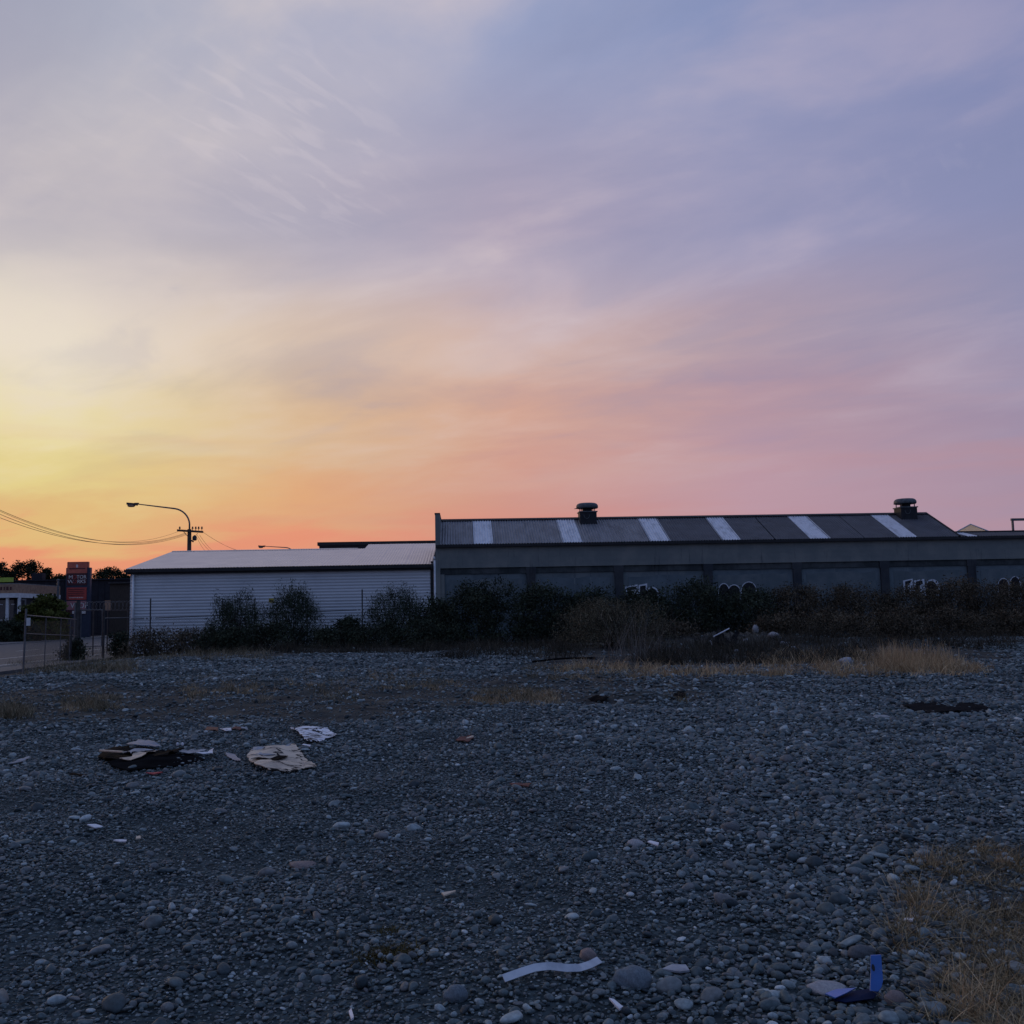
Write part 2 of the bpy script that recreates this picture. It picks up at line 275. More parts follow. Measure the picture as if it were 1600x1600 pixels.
MT = dict(
    crackcard=crack_mat('cracked_cardboard', (.58, .48, .38), (.36, .30, .25), 2.2, .07),
    crackwhite=crack_mat('cracked_white_board', (.74, .74, .78), (.52, .52, .57), 3.0, .16),
    clearsheet=translucent_mat('clear_plastic_roof', (.92, .84, .70)),
    drystem=leaf_mat('dry_brown_stem', (.06, .046, .026), (.26, .195, .105), (.60, .47, .29)),
    ground=ground_mat(), stone=stone_mat(),
    conc=wall_mat('old_concrete', (.150, .168, .168), (.20, .21, .20), (.085, .094, .098)),
    panel2=wall_mat('patched_panel', (.10, .128, .142), (.15, .175, .185), (.065, .085, .098)),
    panel=wall_mat('painted_panel', (.125, .160, .180), (.085, .112, .13), (.165, .195, .205)),
    grime=wall_mat('grimy_concrete', (.032, .040, .044), (.075, .085, .09), (.018, .021, .024)),
    pillar=wall_mat('pillar_concrete', (.035, .042, .052), (.055, .06, .066), (.022, .025, .03)),
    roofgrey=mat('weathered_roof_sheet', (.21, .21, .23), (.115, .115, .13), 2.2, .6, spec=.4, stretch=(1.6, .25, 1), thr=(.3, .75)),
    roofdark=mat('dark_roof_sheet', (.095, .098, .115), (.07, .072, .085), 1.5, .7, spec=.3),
    skylight=mat('fibreglass_skylight', (.58, .60, .66), (.34, .36, .41), 3.0, .5, spec=.4, stretch=(1.4, .4, 1), thr=(.42, .75)),
    trim=mat('black_trim', (.012, .012, .015), (.02, .02, .023), 5, .6),
    shedwall=mat('white_cladding', (.54, .565, .59), (.42, .45, .485), .7, .55, spec=.35, thr=(.3, .8), stretch=(.6, 1, 1)),
    shedroof=mat('pale_roof_sheet', (.66, .565, .53), (.58, .50, .48), 1.0, .42, spec=.5, metal=.45),
    white=mat('white_paint', (.68, .70, .72), (.52, .54, .57), 3, .5),
    steel=mat('galvanised_steel', (.13, .135, .15), (.08, .082, .09), 8, .6, metal=.3),
    rust=mat('dull_dark_steel', (.06, .058, .06), (.035, .03, .03), 6, .7),
    wood=mat('weathered_timber', (.07, .055, .045), (.04, .032, .028), 4, .9, bump=.3, stretch=(6, 6, .6)),
    wire=mat('line_wire', (.06, .04, .035), None, 4, .6),
    asphalt=mat('asphalt', (.10, .10, .108), (.075, .075, .082), 2.5, .85, bump=.2, bscale=200),
    line=mat('road_paint', (.55, .55, .55), (.36, .36, .36), 6, .7),
    kerb=mat('kerb_concrete', (.20, .20, .20), (.14, .14, .14), 3, .9),
    path=mat('footpath', (.12, .12, .125), (.09, .09, .095), 2, .9),
    darkbld=mat('dark_cladding', (.020, .021, .03), (.014, .014, .02), 1.2, .8),
    shopwhite=mat('shop_white', (.60, .62, .64), (.46, .48, .51), 2, .6),
    shopbrown=mat('shop_fascia', (.34, .22, .15), (.22, .14, .10), 3.5, .8),
    glass=mat('dark_glass', (.02, .024, .034), (.035, .04, .05), 2, .15, spec=.6),
    lime=mat('lime_sign', (.32, .42, .06), (.26, .34, .05), 3, .6),
    signred=mat('sign_red', (.42, .062, .05), (.33, .05, .042), 3, .6),
    signorange=mat('sign_orange_red', (.52, .13, .085), (.42, .10, .07), 3, .6),
    signdark=mat('sign_maroon', (.075, .022, .028), (.06, .018, .022), 3, .6),
    signpink=mat('sign_pale_red', (.36, .15, .16), (.30, .12, .13), 3, .6),
    signtext=mat('sign_lettering', (.62, .58, .56), (.54, .5, .48), 5, .6),
    signblue=mat('sign_side_navy', (.03, .04, .07), (.022, .03, .055), 3, .5),
    bark=mat('bark', (.045, .038, .03), (.028, .024, .02), 8, .95, bump=.4),
    card=mat('sodden_cardboard', (.56, .46, .36), (.34, .28, .23), 5, .95, bump=.4, bscale=25, thr=(.4, .7)),
    cardgrey=mat('grey_board', (.34, .36, .40), (.20, .21, .24), 6, .9, bump=.4, bscale=25),
    paper=mat('white_torn_board', (.72, .72, .76), (.50, .50, .55), 7, .9, bump=.3, bscale=25),
    char=mat('charred', (.005, .005, .006), (.012, .011, .011), 7, .95, spec=.02, bump=.5, bscale=30),
    ash=mat('burnt_soil', (.012, .012, .013), (.007, .007, .008), 4, 1.0, spec=.0, bump=.6, bscale=30),
    bluetarp=mat('blue_grey_plastic', (.13, .18, .27), (.09, .13, .20), 5, .5),
    blue=mat('blue_plastic', (.018, .115, .42), (.014, .08, .30), 4, .35, spec=.5),
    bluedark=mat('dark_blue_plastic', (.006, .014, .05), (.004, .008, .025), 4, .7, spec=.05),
    strip=mat('white_plastic_strip', (.52, .55, .60), (.36, .39, .44), 9, .55, spec=.4, bump=.15, bscale=18),
    redbit=mat('red_scrap', (.36, .04, .05), (.24, .03, .04), 6, .7),
    redbrown=mat('brick_red_scrap', (.12, .04, .034), (.085, .03, .026), 6, .8),
    blackplastic=mat('black_plastic', (.006, .007, .009), (.012, .012, .014), 5, .9, spec=.02, bump=.5, bscale=20),
    bigrock=mat('blue_grey_rock', (.16, .20, .235), (.11, .14, .165), 9, .8, bump=.5, bscale=40, detail=9),
    palerock=mat('pale_rock', (.36, .36, .37), (.26, .26, .28), 8, .8, bump=.4, bscale=40),
    pinkrock=mat('pinkish_rock', (.24, .19, .18), (.17, .14, .14), 8, .8, bump=.4, bscale=40),
    darkrock=mat('dark_grey_rock', (.11, .12, .13), (.08, .085, .095), 8, .8, bump=.4, bscale=40),
    paintwhite=mat('spray_white', (.62, .66, .72), (.48, .52, .58), 8, .8),
    paintblack=mat('spray_black', (.008, .008, .012), (.014, .014, .02), 8, .7),
    cream=mat('cream_wall', (.80, .66, .48), (.74, .60, .44), 2, .8),
    vent=mat('ventilator_grey', (.10, .115, .125), (.06, .07, .08), 6, .6),
    ventdark=mat('ventilator_box', (.018, .02, .026), (.012, .013, .017), 6, .7),
    yellow=mat('yellow_notice', (.45, .36, .05), (.35, .28, .04), 6, .6),
    dkgreen=leaf_mat('leaf_dark', (.011, .016, .012), (.030, .040, .026), (.062, .074, .042)),
    feather=leaf_mat('leaf_feathery', (.012, .018, .014), (.030, .044, .030), (.072, .088, .055)),
    olive=leaf_mat('leaf_olive_brown', (.035, .031, .022), (.090, .080, .052), (.17, .145, .092)),
    brown=leaf_mat('leaf_brown', (.028, .025, .018), (.078, .062, .042), (.16, .125, .08)),
    twig=leaf_mat('dry_twig', (.05, .045, .04), (.12, .105, .09), (.24, .22, .20)),
    limeleaf=leaf_mat('leaf_yellow_green', (.025, .03, .008), (.07, .08, .018), (.12, .13, .03)),
    treeleaf=leaf_mat('leaf_tree', (.010, .014, .008), (.022, .028, .014), (.038, .045, .02)),
    straw=leaf_mat('dry_straw', (.19, .130, .075), (.42, .295, .165), (.62, .475, .295)),
    weed=leaf_mat('drying_weed', (.040, .040, .024), (.16, .13, .082), (.42, .34, .23)),
    duneweed=leaf_mat('weed_bed', (.016, .016, .013), (.038, .034, .026), (.085, .072, .05)),
    moss=leaf_mat('small_weed', (.03, .028, .010), (.07, .055, .018), (.11, .085, .03)),
)

# ------------------------------------------------------------------ mesh helpers
ROOT = {}
class MB:
    def __init__(s): s.v = []; s.f = []
    def add(s, vs, fs):
        o = len(s.v); s.v += [tuple(v) for v in vs]; s.f += [tuple(i+o for i in f) for f in fs]; return s
    def box(s, x0, x1, y0, y1, z0, z1):
        return s.add([(x0, y0, z0), (x1, y0, z0), (x1, y1, z0), (x0, y1, z0), (x0, y0, z1), (x1, y0, z1), (x1, y1, z1), (x0, y1, z1)],
                     [(0, 3, 2, 1), (4, 5, 6, 7), (0, 1, 5, 4), (1, 2, 6, 5), (2, 3, 7, 6), (3, 0, 4, 7)])
    def obox(s, c, ax, ay, az):
        """oriented box: centre and three half-axis vectors"""
        c, ax, ay, az = (Vector(q) for q in (c, ax, ay, az))
        vs = [c+ax*i+ay*j+az*k for k in (-1, 1) for i, j in ((-1, -1), (1, -1), (1, 1), (-1, 1))]
        return s.add(vs, [(0, 3, 2, 1), (4, 5, 6, 7), (0, 1, 5, 4), (1, 2, 6, 5), (2, 3, 7, 6), (3, 0, 4, 7)])
    def tube(s, pts, r, n=8, cap=True):
        pts = [Vector(p) for p in pts]; m = len(pts)
        rs = r if isinstance(r, (list, tuple)) else [r]*m
        vs = []; up = Vector((0.13, .31, .94)).normalized()
        for i, p in enumerate(pts):
            t = (pts[min(i+1, m-1)]-pts[max(i-1, 0)]).normalized()
            u = t.cross(up); u = u.normalized() if u.length > 1e-3 else t.orthogonal().normalized(); w = t.cross(u)
            for k in range(n):
                a = 2*math.pi*k/n; vs.append(p+(u*math.cos(a)+w*math.sin(a))*rs[i])
        fs = [(i*n+k, i*n+(k+1) % n, (i+1)*n+(k+1) % n, (i+1)*n+k) for i in range(m-1) for k in range(n)]
        if cap: fs += [tuple(range(n)), tuple(range((m-1)*n, m*n))[::-1]]
        return s.add(vs, fs)
    def lathe(s, c, prof, n=24):
        """profile [(r,z)...] around a vertical axis at c"""
        c = Vector(c); vs = []
        for r, z in prof:
            for k in range(n):
                a = 2*math.pi*k/n; vs.append(c+Vector((r*math.cos(a), r*math.sin(a), z)))
        m = len(prof)
        fs = [(i*n+k, i*n+(k+1) % n, (i+1)*n+(k+1) % n, (i+1)*n+k) for i in range(m-1) for k in range(n)]
        fs += [tuple(range(n))[::-1], tuple(range((m-1)*n, m*n))]
        return s.add(vs, fs)
    def prism(s, poly, off):
        """planar polygon (3-D points) extruded by off"""
        n = len(poly); off = Vector(off); a = [Vector(p) for p in poly]
        return s.add(a+[p+off for p in a], [tuple(range(n))[::-1], tuple(range(n, 2*n))]+[(i, (i+1) % n, n+(i+1) % n, n+i) for i in range(n)])
    def build(s, name, m, parent=None, smooth=False, origin=None):
        me = bpy.data.meshes.new(name)
        if parent is not None: org = ROOT[parent]
        else: org = Vector(origin) if origin is not None else Vector((0, 0, 0))
        me.from_pydata([(v[0]-org[0], v[1]-org[1], v[2]-org[2]) for v in s.v], [], s.f)
        bm = bmesh.new(); bm.from_mesh(me); bmesh.ops.recalc_face_normals(bm, faces=bm.faces); bm.to_mesh(me); bm.free()
        me.materials.append(MT[m] if isinstance(m, str) else m)
        if smooth:
            for p in me.polygons: p.use_smooth = True
        o = bpy.data.objects.new(name, me); COL.objects.link(o)
        if parent is not None: o.parent = parent
        else: o.location = org
        ROOT[o] = org
        return o
def tag(o, label, cat, group=None, kind=None):
    if label: o['label'] = label
    if cat: o['category'] = cat
    if group: o['group'] = group
    if kind: o['kind'] = kind
    return o
def thing(name, label, cat, loc, group=None):
    o = bpy.data.objects.new(name, None); o.empty_display_size = .2; COL.objects.link(o); o.location = loc; ROOT[o] = Vector(loc)
    return tag(o, label, cat, group)
def fast_mesh(name, V, F, m, parent=None, origin=(0, 0, 0), tone=None, smooth=False):
    """V (n,3), F (m,k) numpy; tone per vertex"""
    org = np.array(ROOT[parent] if parent is not None else origin, float)
    me = bpy.data.meshes.new(name); V = np.asarray(V, np.float32)-org.astype(np.float32); F = np.asarray(F, np.int32); k = F.shape[1]
    me.vertices.add(len(V)); me.vertices.foreach_set('co', V.ravel())
    me.loops.add(F.size); me.loops.foreach_set('vertex_index', F.ravel())
    me.polygons.add(len(F)); me.polygons.foreach_set('loop_start', np.arange(len(F), dtype=np.int32)*k)
    me.update(calc_edges=True)
    if tone is not None:
        a = me.attributes.new('tone', 'FLOAT', 'POINT'); a.data.foreach_set('value', np.asarray(tone, np.float32))
    if smooth: me.polygons.foreach_set('use_smooth', np.ones(len(F), bool))
    me.materials.append(MT[m])
    o = bpy.data.objects.new(name, me); COL.objects.link(o)
    if parent is not None: o.parent = parent
    else: o.location = org
    ROOT[o] = Vector(org)
    return o
def corrugated(u0, u1, pitch, amp, per=4):
    """offsets along u with a wave: list of (u, d)"""
    n = max(2, int(round((u1-u0)/pitch*per))); us = np.linspace(u0, u1, n+1)
    return [(float(u), float(amp*math.cos(2*math.pi*(u-u0)/pitch))) for u in us]

# ------------------------------------------------------------------ the setting: ground, road
def axis(parts):
    out = []
    for a, b_, st in parts: out.append(np.arange(a, b_, st))
    return np.unique(np.round(np.concatenate(out), 4))
def build_ground():
    xs = axis([(-900, -60, 70), (-60, -17, 3), (-17, -12, .5), (-12, 24, .3), (24, 60, 3), (60, 901, 70)])
    ys = axis([(-80, 0, 10), (0, 30, .25), (30, 46, .5), (46, 130, 6), (130, 1400, 90)])
    XX, YY = np.meshgrid(xs, ys); ZZ = hgt(XX, YY)
    V = np.stack([XX, YY, ZZ], -1).reshape(-1, 3); nx, ny = len(xs), len(ys)
    i = np.arange(nx-1)[None, :]+np.arange(ny-1)[:, None]*nx
    F = np.stack([i, i+1, i+nx+1, i+nx], -1).reshape(-1, 4)
    o = fast_mesh('gravel_lot', V, F, 'ground', smooth=True)
    a = o.data.attributes.new('soil', 'FLOAT', 'POINT'); a.data.foreach_set('value', soil(V[:, 0], V[:, 1]).astype(np.float32))
    o['kind'] = 'structure'
    return o
def soil(x, y):
    """0 clean gravel .. 1 weedy earth: the band across the lot, the strip before the buildings, the corner by the camera"""
    w = .9*np.sin(x*.5)+.6*np.sin(x*1.3+1)
    band = sstep(15.6+w, 18+w, y)*(1-sstep(22.5+w, 26+w, y))*(1-.55*sstep(3, 8, x))*.64
    left = sstep(34, 37.5, y)*(1-sstep(2, 5, x))*sstep(-30, -14, x)
    rightb = sstep(24.5, 27, y)*sstep(.5, 3.5, x)*(1-sstep(13.5, 16.0, x-.25*(y-26)))
    far = sstep(39, 42, y)
    edge = (1-sstep(-13.2, -11.6, x))*.9
    corner = sstep(1.9, 3.0, x-.12*(y-4.5))*(1-sstep(6.0, 7.4, y))*.55
    return np.clip(np.maximum.reduce([band, left, rightb, far, edge, corner]), 0, 1)
ground = build_ground()

def road_sheet():
    m = MB(); m.box(-33.3, -16.3, -30, 400, -.09, -.03); o = m.build('road', 'asphalt'); o['kind'] = 'structure'
    for x in (-17.55, -20.6, -24.9):
        q = MB()
        if x == -24.9:
            for k in range(0, 60): q.box(x-.06, x+.06, 5+k*6, 8+k*6, -.028, -.025)
        else: q.box(x-.07, x+.07, -30, 400, -.028, -.025)
        t = q.build('lane_marking', 'line', o)
    for a, b_ in ((-16.3, -16.12), (-33.5, -33.3)):
        k = MB(); k.box(a, b_, -30, 400, -.1, .06); k.build('kerb', 'kerb', o)
    m = MB(); m.box(-16.12, -14.6, -30, 400, -.1, .045); f = m.build('footpath', 'path'); f['kind'] = 'structure'
    m = MB(); m.box(-37.0, -33.5, -30, 400, -.1, .055); f = m.build('footpath', 'path'); f['kind'] = 'structure'
road_sheet()

# ------------------------------------------------------------------ concrete warehouse
WY = 46.0
def warehouse():
    x0, x1, xr = -1.05, 36.0, 22.84
    t = thing('concrete_warehouse', 'long low concrete warehouse with striped skylight roof and graffiti along its wall', 'warehouse', (12, WY, .2))
    GZ = .05
    pil = [onY(p, 890, WY).x for p in (829.5, 966.6, 1106, 1245, 1381.6, 1517.5)]
    step = (pil[-1]-pil[0])/5
    pil += [pil[-1]+step*k for k in (1, 2, 3)]
    # top beam, courses of boards marks as real shallow steps
    zb0, zb1 = 3.62, 4.56
    m = MB(); m.box(x0, x1, WY-.10, WY+.14, zb0, zb1); beam = m.build('wall_beam', 'conc', t)
    m = MB()
    for k in range(1, 4):
        z = zb0+k*(zb1-zb0)/4; m.box(x0+.05, x1, WY-.104, WY-.1005, z-.006, z+.006)
    m.build('board_mark', 'conc', beam)
    m = MB(); m.box(x0, x1, WY-.03, WY+.14, zb0-.27, zb0-.002); m.build('lintel', 'grime', t)
    m = MB(); m.box(x0, x0+.3, WY-.06, WY+.14, GZ, zb0-.272); m.build('pillar', 'conc', t)
    for px in pil:
        m = MB(); m.box(px-.19, px+.19, WY-.09, WY+.14, GZ, zb0-.274); p = m.build('pillar', 'pillar', t)
        m = MB(); m.box(px-.23, px+.23, WY-.094, WY-.032, zb0-.31, zb0-.003); m.build('pillar_head', 'pillar', p)
    edges = [x0+.3]+pil
    for a, b_ in zip(edges, edges[1:]):
        l = a+(.19 if a != edges[0] else 0)
        m = MB(); m.box(l+.004, b_-.194, WY+.02, WY+.13, GZ, zb0-.276); odd = int(round(a*3)) % 2; p = m.build('wall_panel', 'panel2' if odd else 'panel', t)
        # paler rendered field inside each bay, its edges ragged
        rnd = random.Random(int(a*10)); q = [(l+.25, 1.2), (b_-.42, 1.2)]
        n = 9
        for k in range(n+1): q.append((b_-.42+(l+.67-b_)*k/n, 3.13+rnd.uniform(-.05, .05)))
        m = MB(); m.prism([(u, WY+.018, v) for u, v in q], (0, -.012, 0)); m.build('render_patch', 'panel' if odd else 'panel2', p)
    # gutter, fascia
    m = MB(); m.box(x0-.06, x1, WY-.26, WY-.102, 4.54, 4.66); m.build('gutter', 'trim', t)
    # roof: corrugated sheets between fibreglass strips
    Yr, zr, ze = 49.0, 6.03, 4.68
    sk = [(onY(a, 850, WY).x, onY(b_, 850, WY).x) for a, b_ in ((742, 769), (880, 908), (1016, 1045), (1128, 1154), (1265, 1294), (1403, 1430))]
    cuts = [x0+.12]
    for a, b_ in sk: cuts += [a, b_]
    cuts.append(xr)
    def sheet(name, a, b_, mt, Y0, Y1, z0, z1, lift=0.0):
        pr = corrugated(a, b_, .122, .022); vs = []; fs = []
        sl = Vector((0, -(z1-z0), Y1-Y0)).normalized()
        for (u, d) in pr:
            for Y, z in ((Y0, z0), (Y1, z1)):
                vs.append((u, Y+sl.y*(d+lift), z+sl.z*(d+lift)))
        n = len(pr)
        for Y, z in ((Y0, z0), (Y1, z1)): pass
        fs = [(2*i, 2*i+2, 2*i+3, 2*i+1) for i in range(n-1)]
        lo = len(vs)
        vs += [(v[0], v[1]-sl.y*.012, v[2]-sl.z*.012) for v in vs]
        fs += [(lo+2*i, lo+2*i+1, lo+2*i+3, lo+2*i+2) for i in range(n-1)]
        fs += [(0, 1, lo+1, lo), (2*n-2, lo+2*n-2, lo+2*n-1, 2*n-1)]
        m = MB(); m.add(vs, fs); return m.build(name, mt, t)
    for i, (a, b_) in enumerate(zip(cuts, cuts[1:])):
        if i % 2: sheet('skylight', a-.05, b_+.05, 'skylight', WY-.2, Yr, ze, zr, .012)
        else:
            n = max(1, round((b_-a)/1.6))
            for k in range(n):
                u0, u1 = a+(b_-a)*k/n, a+(b_-a)*(k+1)/n
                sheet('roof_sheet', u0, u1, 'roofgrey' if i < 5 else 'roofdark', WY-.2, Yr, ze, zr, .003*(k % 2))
    # rear slope, ridge cap, gable end
    m = MB(); m.prism([(x0+.12, Yr, zr-.01), (x0+.12, 52.2, 4.6), (x0+.12, 52.2, 4.55), (x0+.12, Yr, zr-.06)], (xr-x0-.12, 0, 0)); m.build('rear_roof', 'roofdark', t)
    m = MB(); m.prism([(x0+.12, Yr-.16, zr-.005), (x0+.12, Yr, zr+.085), (x0+.12, Yr+.16, zr-.005), (x0+.12, Yr, zr+.03)], (xr-x0-.1, 0, 0)); m.build('ridge_cap', 'trim', t)
    m = MB(); m.prism([(xr-.1, WY-.12, 4.60), (xr-.1, Yr, zr-.05), (xr-.1, 52.1, 4.56)], (.08, 0, 0)); m.build('gable_wall', 'roofdark', t)
    m = MB(); m.tube([(xr+.02, WY-.2, ze+.03), (xr+.02, Yr, zr+.03)], .04, 6); m.build('verge_trim', 'trim', t)
    # end parapet
    m = MB(); m.box(x0-.09, x0+.115, WY-.13, 52.2, .05, 6.06); pr_ = m.build('parapet_wall', 'conc', t)
    m = MB(); m.box(x0-.11, x0+.135, WY-.15, 52.22, 6.062, 6.11); m.build('coping', 'grime', pr_)
    # low roof on the right
    m = MB()
    lowcuts = [xr+.05, 23.2, 23.75, 27.4, 28.3, x1]
    for i, (a, b_) in enumerate(zip(lowcuts, lowcuts[1:])):
        sheet('skylight' if i % 2 else 'roof_sheet', a, b_, 'skylight' if i % 2 else 'roofdark', WY-.2, 47.25, 4.68, 4.95)
    m = MB(); m.box(xr+.05, x1, 47.2, 47.5, 4.93, 5.02); m.build('ridge_cap', 'trim', t)
    m = MB(); m.box(xr+.05, x1, 47.5, 52.2, 4.7, 4.9); m.build('flat_roof', 'roofdark', t)
    # shell behind
    m = MB(); m.box(x0+.12, x1, 52.0, 52.18, .05, 4.54); m.build('rear_wall', 'conc', t)
    m = MB(); m.box(x1-.2, x1-.01, WY+.15, 51.99, .05, 4.54); m.build('side_wall', 'conc', t)
    # ventilators on the ridge
    for px, py in ((918, 806), (1416, 801)):
        c = onY(px, py, 48.55); c.z = 0; cx, cy = c.x, 48.6; zb = 5.55
        m = MB(); m.box(cx-.40, cx+.40, cy-.38, cy+.42, zb, 6.28); v = m.build('roof_ventilator', 'ventdark', t)
        m = MB(); m.box(cx-.44, cx+.44, cy-.42, cy+.46, 6.282, 6.33); m.build('flange', 'vent', v)
        m = MB(); m.lathe((cx, cy+.02, 6.332), [(.24, 0), (.24, .16)], 20); m.build('throat', 'ventdark', v)
        for sx in (-.32, .32):
            for sy in (-.28, .32):
                m = MB(); m.box(cx+sx-.018, cx+sx+.018, cy+sy-.018, cy+sy+.018, 6.331, 6.50); m.build('bracket', 'rust', v)
        prof = [(.44, 0), (.50, .0), (.53, .05), (.52, .14), (.47, .21), (.40, .245), (.2, .262), (.02, .266)]
        m = MB(); m.lathe((cx, cy+.02, 6.49), prof, 28); m.build('cap', 'vent', v, smooth=True)
        m = MB(); m.prism([(cx-.64, cy-.1, 6.46), (cx-.40, cy-.3, 6.50), (cx-.40, cy+.3, 6.50)], (0, 0, .02)); m.build('bent_flap', 'rust', v)
        m = MB(); m.tube([(cx-.2+.13*math.cos(a)+.12, cy-.40, 6.13+.16*math.sin(a)) for a in np.linspace(math.pi*.95, math.pi*2.1, 10)], .014, 6); m.build('cable_loop', 'vent', v)
    # graffiti: pale outline with black fill, flat paint
    def graf(shapes):
        for out, fill in shapes:
            o = MB(); o.prism([onY(a, b_, WY+.004) for a, b_ in out], (0, -.003, 0)); g = o.build('graffiti_letter', 'paintwhite', t)
            for fl in fill:
                f = MB(); f.prism([onY(a, b_, WY-.0) for a, b_ in fl], (0, -.003, 0)); f.build('graffiti_fill', 'paintblack', g)
    def blob(cx, cy, rx, ry, base):
        a = [(cx+rx*math.cos(q), cy-ry*math.sin(q)) for q in np.linspace(0, math.pi, 11)]
        return [(cx+rx, base)]+a+[(cx-rx, base)]
    sh = []
    sh.append(([(976, 917), (996, 913), (997, 940), (983, 940)], [[(979, 918.5), (994, 916), (994, 920), (986, 922), (985, 938), (982, 938)]]))
    sh.append(([(998, 914), (1011, 911.5), (1012, 940), (997, 940)], [[(1000, 916), (1009, 914.5), (1009, 938), (1000, 938)]]))
    sh.append((blob(1019, 929, 11, 12, 945), [blob(1019, 929, 8.5, 10, 944)]))
    for cx, cy, rx, ry in ((1131, 924, 8, 12), (1147, 926, 9.5, 12), (1170, 922, 11, 12.5)):
        sh.append((blob(cx, cy, rx+1.0, ry+1.0, 946), [blob(cx, cy, rx-.1, ry-.3, 945)]))
    sh.append(([(1411, 907), (1426, 904), (1427, 930), (1413, 930)], [[(1414, 908.5), (1423, 906.5), (1423, 911), (1419, 913), (1418, 928), (1415, 928)]]))
    sh.append(([(1428, 907), (1444, 904.5), (1446, 930), (1428, 930)], [[(1431, 908.5), (1441, 907), (1442, 912), (1436, 916), (1436, 928), (1431, 928)]]))
    sh.append((blob(1457, 916, 11, 11, 935), [blob(1455, 917, 8, 9.5, 934)]))
    for cx, cy, rx, ry in ((1568, 914, 8, 10), (1586, 914, 8, 13)):
        sh.append((blob(cx, cy, rx+.9, ry+.9, 935), [blob(cx, cy, rx-.2, ry-.2, 934)]))
    graf(sh)
    return t
warehouse()

